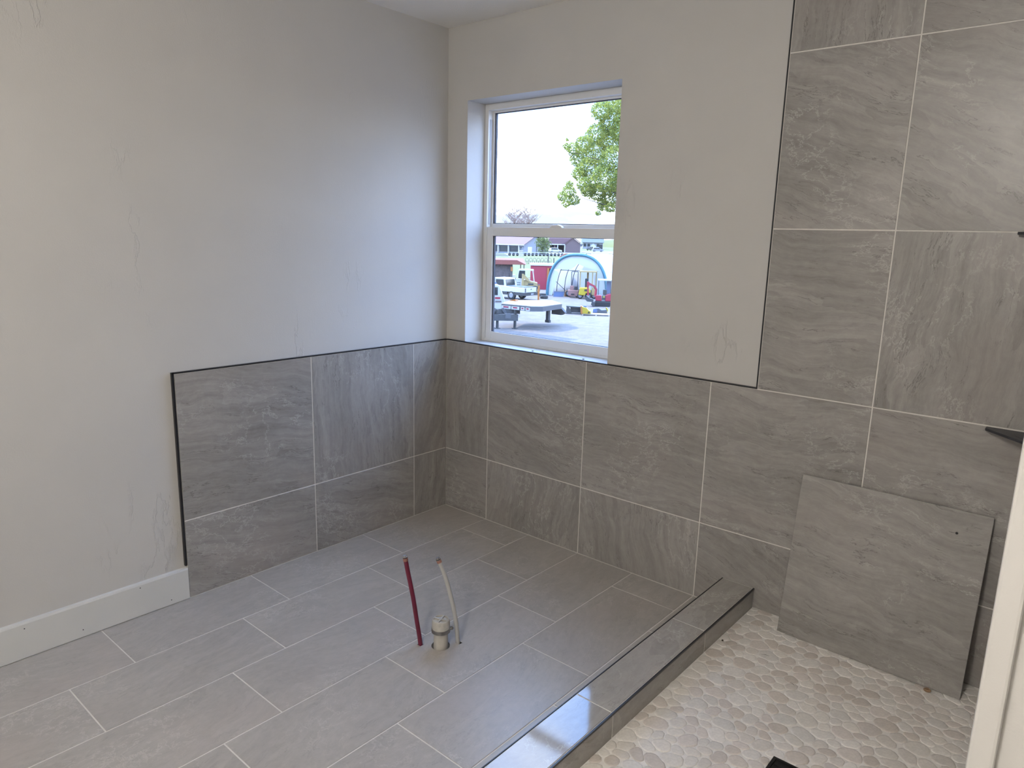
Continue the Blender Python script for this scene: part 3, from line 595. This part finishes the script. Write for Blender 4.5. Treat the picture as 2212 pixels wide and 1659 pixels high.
# hoop tent
tn = ext('storage_tent', 1245, 641, 'white arched storage tent with teal front edge', 'tent', yaw=-18)
HW, HH = 2.72, 3.62
def arch(t, s=1.0):                                 # t 0..1 from left foot over the top
    a = PI*(1-t); x = math.copysign(abs(math.cos(a))**.82, math.cos(a))*HW*s; z = (math.sin(a)**.80)*HH*s; return x, z
NT = 28; LEN = 9.0
mb = MB(); rows = 9
for j in range(rows+1):
    for i in range(NT+1):
        x, z = arch(i/NT); sag = .05*math.sin(j*PI) + (.05 if j % 2 else 0)*math.sin(PI*i/NT); mb.v.append((x*(1-sag*.4), j*LEN/rows, max(0, z-sag)))
for j in range(rows):
    for i in range(NT): mb.f.append((j*(NT+1)+i, j*(NT+1)+i+1, (j+1)*(NT+1)+i+1, (j+1)*(NT+1)+i))
cv = mb.build('cover', TARP, tn, True); sm = cv.modifiers.new('thick', 'SOLIDIFY'); sm.thickness = .03
MB().tube([(arch(i/NT)[0], -.05, arch(i/NT)[1]) for i in range(NT+1)], .13, 8).build('front_edge', TEAL, tn, True)
MB().prism([arch(i/NT, .99) for i in range(NT+1)], LEN-.05, LEN, 'y').build('back_wall', TARP, tn)
# rolled-up front drape
top = [arch(.2+.6*i/12, .985) for i in range(13)]
bot = [(1.75, 2.30), (1.4, 2.42), (1.0, 2.52), (.6, 2.62), (.2, 2.78), (-.05, 2.86), (-.3, 2.62), (-.6, 2.40), (-1.0, 2.27), (-1.35, 2.30), (-1.7, 2.38), (-1.95, 2.30)]
MB().prism(top+bot, .02, .10, 'y').build('drape', TARP, tn)
MB().prism([arch(0, .985), arch(.06, .985), arch(.13, .985), arch(.2, .985), (-1.75, 2.0), (-2.3, 0)], .02, .08, 'y').build('side_flap', TARP, tn)
MB().prism([arch(1, .985), arch(.94, .985), arch(.87, .985), arch(.8, .985), (1.55, 2.2), (1.6, 0)], .02, .08, 'y').build('side_flap', TARP, tn)
for j in (2.2, 4.4, 6.6): MB().tube([(arch(i/NT, .97)[0], j, arch(i/NT, .97)[1]) for i in range(NT+1)], .035, 6).build('hoop', STL, tn)
MB().bar((-2.4, 2.2, 2.15), (2.4, 2.2, 2.15), .05).build('cross_rail', STL, tn); MB().bar((-2.55, 1.2, 1.3), (-1.5, 2.2, .1), .04).build('brace', STL, tn)

# machines in and around the tent
bp = ext('blue_panel', 1206, 641, 'blue framed panel standing at the tent mouth', 'panel', yaw=5)
MB().prism([(-.46, 0), (.42, 0), (.50, .46), (-.40, .46)], 0, .05, 'y').build('sheet', BLUE, bp); MB().bar((-.40, -.02, .46), (.50, -.02, .46), .04).bar((-.46, -.02, .0), (-.40, -.02, .46), .04).bar((.42, -.02, 0), (.50, -.02, .46), .04).build('frame', ALU, bp)
ob = ext('orange_crate', 1224, 640, 'orange equipment crate between the blue panel and the salmon machine', 'crate')
MB().prism([(-.2, 0), (.2, 0), (.17, .5), (-.1, .52)], -.2, .2, 'y').build('box', ORG, ob, bevel=.02); MB().bar((0, 0, .5), (0, 0, .7), .05).build('handle', DST, ob)
sm_ = ext('small_tractor', 1238, 643, 'faded salmon tractor with dark rollbar inside the tent', 'tractor')
MB().prism([(-.42, .15), (.38, .15), (.45, .65), (-.48, .65)], -.3, .5, 'y').build('hood', SALM, sm_, bevel=.03); MB().box(-.30, .02, .0, .4, .65, 1.0).build('seat', SALM, sm_, bevel=.03)
MB().box(.08, .32, .0, .3, .66, .95).build('dash', DARKIN, sm_); MB().box(-.2, .1, -.32, -.3, .26, .36).build('front_grille', DARKIN, sm_)
MB().bar((-.2, .5, .6), (-.2, .5, 2.2), .06).bar((.35, .5, .6), (.35, .5, 2.2), .06).bar((-.2, .5, 2.2), (.35, .5, 2.2), .06).build('rollbar', DST, sm_)
wheels(sm_, ((.42, -.1), (.42, .9), (-.42, .9)), .28, .2)
fl = ext('forklift', 1262, 646, 'yellow forklift with cream mast parked in the tent', 'forklift')
MB().prism([(-.5, .35), (-.42, .95), (.35, .98), (.5, .78), (.5, .55), (.1, .5), (.05, .32)], -.3, .5, 'y').build('counterweight', YEL, fl, bevel=.05)
MB().box(-.02, .2, -.33, -.3, .68, .84).build('grille', DARKIN, fl); MB().box(.6, 1.0, .2, 1.2, .35, .95).build('front_body', CRM, fl)
for x in (-.42, .62):
    for y in (.3, 1.2): MB().bar((x, y, .9), (x, y, 2.25), .09).build('cab_post', CRM, fl)
MB().box(-.5, .95, .2, 1.3, 2.22, 2.32).build('overhead_guard', CRM, fl)
MB().bar((.22, 1.4, .3), (.22, 1.4, 2.3), .16).bar((.95, 1.4, .3), (.95, 1.4, 2.3), .1).build('mast', CRM, fl); MB().box(.0, .3, .4, .6, .95, 1.7).build('seat', DARKIN, fl, bevel=.05)
wheels(fl, ((.32, -.05), (-.36, .0), (.8, .5)), .26, .22)
ex = ext('mini_excavator', 1298, 661, 'red mini excavator with raised boom and glass cab', 'excavator', yaw=0)
for y in (-.5, .25): MB().prism([(-.75, .15), (-.65, 0), (.65, 0), (.75, .15), (.68, .32), (-.68, .32)], y, y+.28, 'y').build('track', TIRE, ex, bevel=.03)
MB().box(-.45, .75, -.5, .5, .32, .42).build('undercarriage', DST, ex); MB().prism([(-.42, .42), (-.48, .82), (.0, .85), (.05, .42)], -.55, -.1, 'y').build('boom_mount', REDP, ex, bevel=.04)
MB().prism([(.30, .42), (.30, .85), (.75, 1.0), (.8, .42)], -.55, .5, 'y').build('engine_cover', REDP, ex, bevel=.04); MB().box(.05, .35, -.5, -.2, .48, .82).build('step', DST, ex); MB().box(.12, .26, -.53, -.5, .68, .80).build('lamp', GLR, ex)
MB().bar((-.46, -.4, .75), (-.42, -.45, 1.3), .13).bar((-.42, -.45, 1.28), (-.60, -.55, 1.55), .13).bar((-.60, -.55, 1.53), (-1.05, -.75, 1.75), .13).build('boom', REDP, ex)
MB().bar((-1.04, -.75, 1.85), (-1.04, -.75, 1.48), .17).bar((-1.04, -.75, 1.5), (-1.0, -.75, .82), .12).build('stick', REDP, ex); MB().bar((-.95, -.7, 1.62), (-.62, -.6, 1.42), .06).build('ram', ALU, ex)
MB().prism([(-1.12, .82), (-1.2, .55), (-1.05, .38), (-.62, .36), (-.55, .55), (-.85, .62)], -.95, -.5, 'y').build('bucket', DST, ex)
for x, y in ((-.25, -.45), (.68, -.45), (-.25, .45), (.68, .45)): MB().bar((x, y, .85), (x*.98, y, 1.95), .045).build('cab_post', DST, ex)
MB().box(-.32, .74, -.52, .52, 1.93, 2.03).build('cab_roof', CW, ex, bevel=.02); MB().box(-.24, .66, -.455, -.445, .9, 1.92).build('cab_glass', GLASS, ex); MB().box(.35, .66, .44, .46, .9, 1.92).build('rear_panel', BLUE, ex)
MB().box(.1, .4, -.1, .25, .85, 1.25).build('seat', CD, ex, bevel=.05)
MB().prism([(-.65, .05), (-.45, .05), (-.45, .35), (-.7, .38)], -1.0, -.4, 'y').build('blade', DST, ex)
# attachments in front of the excavator
bk_ = ext('loader_bucket', 1222, 678, 'dark steel loader bucket lying on the gravel', 'bucket')
MB().prism([(0, .05), (.22, -.0), (.42, .0), (.25, .42), (.05, .52)], 0, .06, 'y').build('side_plate', DST, bk_); MB().prism([(.02, .46), (1.02, .42), (1.02, .50), (.02, .54)], .0, .5, 'y').build('top_edge', DST, bk_)
MB().box(.30, 1.0, .42, .48, .06, .48).build('back_plate', STL, bk_); MB().box(.0, 1.0, .0, .5, .0, .04).build('bottom_plate', STL, bk_)
MB().prism([(.98, .02), (1.04, .02), (1.04, .5), (.98, .5)], 0, .5, 'y').build('side_plate', DST, bk_)
pb_ = ext('pallet', 1286, 682, 'long pale pallet of boards under the yellow attachment', 'pallet')
for k in range(3): MB().box(-.95, .95, -.1+k*.3, .1+k*.3, .07, .11).build('board', WOOD, pb_)
for x in (-.9, 0, .85): MB().box(x, x+.1, -.1, .7, 0, .07).build('block', WOOD, pb_)
gp = pxm(1266, 680); yb = ext('hydraulic_breaker', 1266, 681, 'bright yellow hydraulic attachment lying on boards', 'attachment'); yb.location.z += .11
MB().prism([(-.33, 0), (-.36, .50), (-.18, .44), (.02, .40), (.18, .22), (.30, .18), (.30, -.0)], -.2, .2, 'y').build('housing', YEL, yb, bevel=.03); MB().prism([(-.36, -.0), (-.40, .5), (-.30, .5), (-.24, .0)], -.25, .25, 'y').build('end_plate', ORG, yb)
MB().box(-.2, .0, -.05, .15, .42, .52).build('hose_block', BLUE, yb); MB().tube([(.17, -.22, .1), (.17, -.20, .1)], .06, 10).build('port', DARKIN, yb)
at_ = ext('steel_attachment', 1296, 676, 'grey steel digging attachment on the ground by the excavator', 'attachment')
MB().prism([(-.5, .02), (-.45, .28), (-.1, .34), (.1, .22), (.45, .26), (.5, .02)], -.2, .2, 'y').build('body', STL, at_, bevel=.03); MB().box(-.48, -.2, -.22, .0, .04, .26).build('blue_box', BLUE, at_)
MB().tube([(.42, -.1, 0), (.5, -.1, .25), (.4, -.1, .4)], .06, 8).build('hook', YEL, at_, True)
# tire pile by the tent foot
for k, (u, v, lab) in enumerate(((1171, 640, 'dark tire lying left of the tent foot, nearer the bollard'), (1175, 645, 'dark tire lying against the tent foot'))):
    t_ = ext('tire', u, v, lab, 'tire', group='tires by the tent'); MB().lathe([(.16, .02), (.3, 0), (.34, .08), (.34, .16), (.3, .24), (.16, .22), (.16, .02)], n=18).build('tread', TIRE, t_, True)

# ------------------------------------------------------------------ far side: pasture fence, houses, trees
fe = ext('pipe_fence', 1100, 553, 'long pipe fence with a white top rail in front of the houses', 'fence')
a_, b_ = atz(1100, 553), atz(1420, 556); L_ = (b_-a_); fe.rotation_euler.z = math.atan2(L_.y, L_.x); L_ = L_.length
MB().bar((0, 0, 1.0), (L_, 0, 1.0), .12).build('top_rail', CW, fe); MB().bar((0, 0, .5), (L_, 0, .5), .07).build('mid_rail', SIDE, fe)
for k in range(15): MB().bar((k*L_/14, 0, 0), (k*L_/14, 0, 1.05), .10).build('post', BARK, fe)
ux = L_/320
for k in range(42):
    t_ = empty('stacked_tire', (a_.x, a_.y, GZ)); t_.rotation_euler.z = fe.rotation_euler.z; d_ = Vector((math.cos(t_.rotation_euler.z), math.sin(t_.rotation_euler.z), 0)); t_.location = a_ + d_*(.6+k*L_/43) + Vector((-d_.y, d_.x, 0))*.8
    tag(t_, 'dark tire standing in the row behind the pipe fence', 'tire', 'row of tires behind the pipe fence')
    MB().wheel((0, 0, .42), .42, .25, 'y', 12).build('tread', TIRE, t_, True)
for k in range(7):
    ho = ext('hoop_panel', 1138+k*8.2, 570.5, ['first', 'second', 'third', 'fourth', 'fifth', 'sixth', 'seventh'][k]+' arched wire panel from the left in the pasture', 'panel', group='arched panels in the pasture')
    MB().tube([(-.30, 0, 0), (-.30, 0, .75), (-.15, 0, 1.12), (.1, 0, 1.15), (.3, 0, .85), (.36, 0, 0)], .03, 6).build('hoop', DST, ho); MB().bar((-.3, 0, .1), (.36, 0, .1), .04).bar((-.3, 0, .6), (.36, 0, .6), .03).build('rail', DST, ho); MB().box(-.06, .1, -.02, .02, .3, .5).build('feeder', DST, ho)
for u, v, h, lab in ((1184, 570, 1.5, 'dark fence post right of the arched panels'), (1163, 577, .6, 'short dark fence post below the arched panels'), (1196, 571, 1.2, 'thin post beside the tent roof in the pasture')):
    p_ = ext('fence_post', u, v, lab, 'post'); MB().tube([(0, 0, 0), (0, 0, h)], .10, 8).build('stake', BARK, p_, True)

def house(root, x0, x1, y0, y1, eave, ridge, wall, roof, ov=.5, axis='x'):
    if axis == 'x':                                 # ridge runs along x
        ym = (y0+y1)/2; MB().prism([(y0, 0), (y1, 0), (y1, eave), (ym, ridge-.2), (y0, eave)], x0, x1, 'x').build('wall', wall, root)
        MB().prism([(y0-ov, eave-.12), (ym, ridge), (y1+ov, eave-.12), (y1+ov, eave+.08), (ym, ridge+.22), (y0-ov, eave+.08)], x0-ov, x1+ov, 'x').build('roof', roof, root)
    else:
        xm = (x0+x1)/2; MB().prism([(x0, 0), (x1, 0), (x1, eave), (xm, ridge-.2), (x0, eave)], y0, y1, 'y').build('wall', wall, root)
        MB().prism([(x0-ov, eave-.12), (xm, ridge), (x1+ov, eave-.12), (x1+ov, eave+.08), (xm, ridge+.22), (x0-ov, eave+.08)], y0-ov, y1+ov, 'y').build('roof', roof, root)
hA = ext('garage_house', 1131, 548.5, 'long house with pinkish roof and dark windowed garage front', 'house', yaw=-36)
house(hA, -26, 0, 0, 12, 2.75, 5.6, SIDE, ROOFP, .7)
for x in (-13.2, -9.2, -5.2): MB().box(x, x+3.4, -.08, 0, .5, 2.2).build('window', DGLASS, hA)
for x in (-13.6, -9.5, -5.5, -1.5): MB().box(x-.14, x+.16, -.6, -.35, 0, 2.6).build('porch_post', CW, hA)
MB().box(-26, .6, -.78, -.6, 2.50, 2.80).build('fascia', CW, hA)
MB().box(.0, .08, 2.0, 4.2, 0, 2.1).build('side_door', CW, hA); MB().box(.0, .1, 6.6, 6.9, 0, 3.6).build('corner_post', BARK, hA)
hR = ext('red_hut', 1222, 566, 'small hut with a red sloping roof behind the tent', 'hut'); MB().box(-1.2, 1.4, 0, 2, 0, 1.1).build('wall', SALM, hR); MB().prism([(-1.5, 1.0), (1.7, 1.0), (1.7, 1.75), (-.2, 1.75)], -.2, 2.2, 'y').build('roof', ROOFR, hR)
hB = ext('brick_house', 1226, 546, 'brown brick house with pink roof and carport', 'house')
house(hB, -1.4, 4.9, 0, 12, 2.9, 5.3, BRICK, ROOFP, .5, 'y')
MB().prism([(-7.2, 2.9), (-.9, 2.9), (1.4, 4.9), (-6.6, 4.9)], -.3, -.1, 'y').add([(-7.2, -.3, 2.9), (-.9, -.3, 2.9), (1.4, 5, 5.1), (-6.6, 5, 5.1)], [(0, 1, 2, 3)]).build('carport_roof', ROOFP, hB)
MB().box(-7.2, -1.0, -.36, -.26, 2.62, 2.95).build('fascia', CW, hB); MB().box(-6.4, -1.4, 3, 5, 0, 2.7).build('carport_wall', DARKIN, hB)
for x in (-4.7, -3.7, -1.2): MB().box(x, x+.3, -.2, .1, 0, 2.7).build('post', CW if x != -4.7 else BRICK, hB)
hC = ext('grey_house', 1278, 538, 'grey house on the hillside with dark windows', 'house'); house(hC, -4.5, 5.5, 0, 8, 3.2, 5.6, SIDE, STL)
for x in (-4.1, -2.2, 2.4): MB().box(x, x+1.3, -.1, 0, 1.2, 2.6).build('window', DGLASS, hC)
MB().box(3.6, 5.3, -.1, 0, 0, 2.3).build('garage_door', DARKIN, hC)
hD = ext('white_shed', 1281, 540, 'little white gabled shed in front of the grey house', 'shed'); house(hD, -1.2, 1.2, 0, 2, 1.6, 2.7, CW, CW, .15, 'y')
hl = atz(1330, 535); tag(MB().lathe([(60, 0), (52, 2.0), (36, 4.2), (18, 5.5), (0, 6)], n=40).build('hill', GRASS, loc=(hl.x-10, hl.y+60, GZ), smooth=True), 'low green hill behind the far houses', 'hill', kind='structure')
def car(root, mat):
    MB().prism([(-2.2, .35), (-2.2, .95), (-1.9, 1.05), (2.0, .98), (2.25, .75), (2.25, .35)], -.85, .85, 'y').build('body', mat, root, bevel=.05)
    MB().prism([(-1.95, 1.0), (-1.75, 1.65), (.5, 1.68), (1.25, 1.0)], -.75, .75, 'y').build('cabin', mat, root, bevel=.05); MB().prism([(-1.7, 1.08), (-1.6, 1.52), (.45, 1.54), (.95, 1.08)], -.78, .78, 'y').build('window', DGLASS, root)
    wheels(root, ((-1.4, -.8), (1.4, -.8), (-1.4, .8), (1.4, .8)), .34, .22)
c1 = ext('parked_car', 1291, 544, 'silver car parked in front of the grass by the grey house', 'car', yaw=8); car(c1, ALU)
c2 = ext('parked_car', 1276, 541.2, 'dark car parked behind the silver car', 'car', yaw=60); car(c2, DST)
c3 = ext('parked_car', 1199, 546, 'white car parked under the carport of the brick house', 'car', yaw=20); car(c3, CW)
up = ext('utility_pole', 1254.5, 550, 'pale utility pole at the corner of the brick house', 'pole'); MB().tube([(0, 0, 0), (0, 0, 9)], [.26, .2], 10).build('pole', WOOD, up, True); MB().bar((-1.0, 0, 8.4), (1.0, 0, 8.4), .14).build('crossarm', WOOD, up); MB().box(-.35, .35, -.4, -.2, 2.6, 3.3).build('meter_box', STL, up)
# stack of white panels and stone pillar by the lane
for k in range(3):
    w_ = ext('white_plank_stack', 1064, 554.5, ['lowest', 'middle', 'top'][k]+' white panel in the stack beside the lane', 'panel', group='stack of white panels'); w_.location.z += k*.34; MB().box(-1, 4.2-k*.5, 0, 1.2, 0.02, .22).build('panel', CW, w_); MB().box(-.9, 4.0-k*.5, .1, 1.1, .22, .34).build('spacer', STL, w_)
pi_ = ext('stone_pillar', 1125, 554, 'tan stone gate pillar beside the lane', 'pillar')
for k, wd in enumerate((.62, .55, .5, .45)): MB().box(-wd, wd, -wd, wd, k*.36, k*.36+.34).build('block', WOOD, pi_)
MB().box(-.6, .6, -.6, .6, 1.44, 1.56).build('cap', WOOD, pi_)
MB().tube([(0, 0, 1.56), (0, 0, 2.2)], .05, 8).build('lamp_post', DST, pi_); MB().lathe([(.12, 2.2), (.2, 2.35), (.16, 2.6), (0, 2.7)], n=10).build('lamp_head', DST, pi_, True)

LEAFA = None
def leafmat(name, a, b):
    m, nt, p = newmat(name); at = nd(nt, 'ShaderNodeAttribute', attribute_name='tone'); lk(nt, mixc(nt, at.outputs['Fac'], a, b), p.inputs['Base Color']); p.inputs['Roughness'].default_value = .6
    tl_ = nd(nt, 'ShaderNodeBsdfTranslucent'); lk(nt, mixc(nt, at.outputs['Fac'], a, b), tl_.inputs[0]); mxs = nd(nt, 'ShaderNodeMixShader', i_0=.5); out = [n for n in nt.nodes if n.type == 'OUTPUT_MATERIAL'][0]
    lk(nt, p.outputs[0], mxs.inputs[1]); lk(nt, tl_.outputs[0], mxs.inputs[2]); lk(nt, mxs.outputs[0], out.inputs[0]); return m
def foliage(name, root, clusters, per, size, mat, squash=.85):
    C = []; 
    for (x, y, z, r) in clusters:
        n = int(per*r*r); d = rng.normal(size=(n, 3)); d /= np.linalg.norm(d, axis=1)[:, None]; q = d*r*(rng.uniform(.35, 1, n)**.5)[:, None]; q[:, 2] *= squash; C.append(q+np.array([x, y, z]))
    C = np.concatenate(C); n = len(C); a = rng.normal(size=(n, 3)); a /= np.linalg.norm(a, axis=1)[:, None]; b = np.cross(a, rng.normal(size=(n, 3))); b /= np.linalg.norm(b, axis=1)[:, None]
    s = size*rng.uniform(.6, 1.3, n)[:, None]; vs = np.stack([C-a*s, C-b*s*.6, C+a*s, C+b*s*.6], 1).reshape(-1, 3)
    me = bpy.data.meshes.new(name); me.vertices.add(4*n); me.vertices.foreach_set('co', vs.ravel()); me.loops.add(4*n); me.loops.foreach_set('vertex_index', np.arange(4*n)); me.polygons.add(n); me.polygons.foreach_set('loop_start', np.arange(n)*4); me.polygons.foreach_set('loop_total', np.full(n, 4)); me.update(calc_edges=True)
    at = me.attributes.new('tone', 'FLOAT', 'POINT'); at.data.foreach_set('value', np.repeat(rng.uniform(0, 1, n), 4)); me.materials.append(mat)
    o = bpy.data.objects.new(name, me); COL.objects.link(o); o.parent = root; o['kind'] = 'stuff'; return o
# leafy tree on the right: trunk stands beyond the window's right jamb
TD = 36.0
def at_d(u, v, d=TD): r = ray(u, v); return CAM + r*(d/r.dot(fw))
lt_ = at_d(1440, 740, TD); lt_.z = GZ; tree = tag(empty('leafy_tree', lt_), 'tall leafy green tree reaching in from the right of the window', 'tree')
def trel(u, v, dd=0): return at_d(u, v, TD+dd)-lt_
trunk = [Vector((0, 0, 0)), Vector((.1, .1, 3)), Vector((-.1, 0, 6.5)), Vector((.1, 0, 10)), Vector((0, 0, 13))]; MB().tube(trunk, [.42, .34, .26, .16, .05], 12).build('trunk', BARK, tree, True)
cl = []
for (u, v, r) in ((1300, 240, 22), (1330, 225, 26), (1318, 262, 24), (1290, 290, 24), (1320, 300, 30), (1262, 312, 20), (1240, 322, 17), (1225, 316, 9), (1285, 330, 28), (1330, 345, 32), (1248, 345, 18), (1275, 365, 28), (1310, 385, 32), (1252, 375, 17), (1262, 398, 16), (1228, 415, 16), (1215, 425, 11), (1240, 432, 13), (1290, 415, 22), (1320, 425, 24), (1270, 410, 18), (1222, 440, 9), (1300, 447, 10), (1318, 448, 12), (1292, 460, 6), (1295, 222, 7), (1302, 440, 12), (1230, 398, 9), (1224, 302, 4), (1340, 400, 30), (1350, 280, 35)):
    p = trel(u, v, random.uniform(-1.6, 1.6)); cl.append((p.x, p.y, p.z, 1.08*r*TD/FPX))
for k in range(26):
    a = random.uniform(0, 2*PI); z = random.uniform(4.5, 13.5); R = random.uniform(.5, 3.4)*(1-.3*abs(z-9)/5); q = Vector((math.cos(a)*R, math.sin(a)*R, z))
    cl.append((q.x, q.y, q.z, random.uniform(.7, 1.2)))
foliage('foliage', tree, cl, 3000, .054, leafmat('leaf_green', (.085, .13, .03), (.37, .385, .07)))
for (u, v) in ((1240, 330), (1230, 420), (1300, 250), (1262, 395), (1300, 445), (1290, 370)):
    q = trel(u, v); zz = max(3, q.z-1.6); MB().tube([(0, 0, zz), q*.5+Vector((0, 0, (zz+.2)*.5)), q], [.07, .03, .008], 6).build('branch', BARK, tree, True)
# round bush tree between the houses
bt = ext('round_tree', 1172, 551.5, 'round green tree between the two pink roofed houses', 'tree'); MB().tube([(0, 0, 0), (0, 0, 2.5)], .2, 8).build('trunk', BARK, bt, True)
foliage('foliage', bt, [(0, 0, 3.3, 2.0), (-1.0, 0, 3.6, 1.5), (1.0, .2, 3.4, 1.6), (0, 0, 2.0, 1.8), (.5, 0, 1.3, 1.6), (-.6, -.2, 4.3, 1.2), (.7, 0, 4.4, 1.1)], 90, .20, leafmat('bush_green', (.06, .085, .025), (.15, .17, .05)))
# two bare trees behind the long house
def bare(root, h, sp, seed):
    rs = random.Random(seed); mb = MB(); mb.tube([(0, 0, 0), (0, 0, h*.55), (rs.uniform(-.2, .2), 0, h*.97)], [.28, .17, .03], 6)
    tw = MB()
    for k in range(46):
        z0 = h*rs.uniform(.40, .88); a = rs.uniform(0, 2*PI); L_ = sp*rs.uniform(.55, 1.0)*(1.15-(z0/h-.42)); tip = Vector((math.cos(a)*L_, math.sin(a)*L_, z0+L_*rs.uniform(.45, 1.0))); mid = tip*.5+Vector((0, 0, z0*.5-.1)); tw.tube([(0, 0, z0), mid, tip], [.085, .06, .025], 5, False)
        for j in range(14):
            s_ = mid.lerp(tip, rs.uniform(0, 1)); e_ = s_ + Vector((rs.uniform(-1, 1), rs.uniform(-1, 1), rs.uniform(.2, 1.2)))*sp*.30; tw.tube([s_, e_], [.035, .02], 4, False)
    mb.build('trunk', TWG, root); tw.build('branches', TWG, root)
for u, h, sp, lab, sd_ in ((1110, 15.6, 4.3, 'left of two bare trees rising behind the long house', 3), (1139, 16.2, 5.0, 'right of two bare trees rising behind the long house', 5)):
    r_ = ext('bare_tree', u, 543 if u < 1120 else 541, lab, 'tree', group='bare trees behind the house'); bare(r_, h, sp, sd_)
# tall block added out of view on the left to shade the gravel
nb = tag(empty('shadow_caster_building', (-23.6, 24.8, GZ)), 'grey building block added out of view to cast the yard shadow', 'building')
MB().box(-12, 0, -9, 0, 0, 7).build('wall', SIDE, nb); MB().box(-12.1, .1, -9.1, .1, 7, 7.15).build('roof', STL, nb)
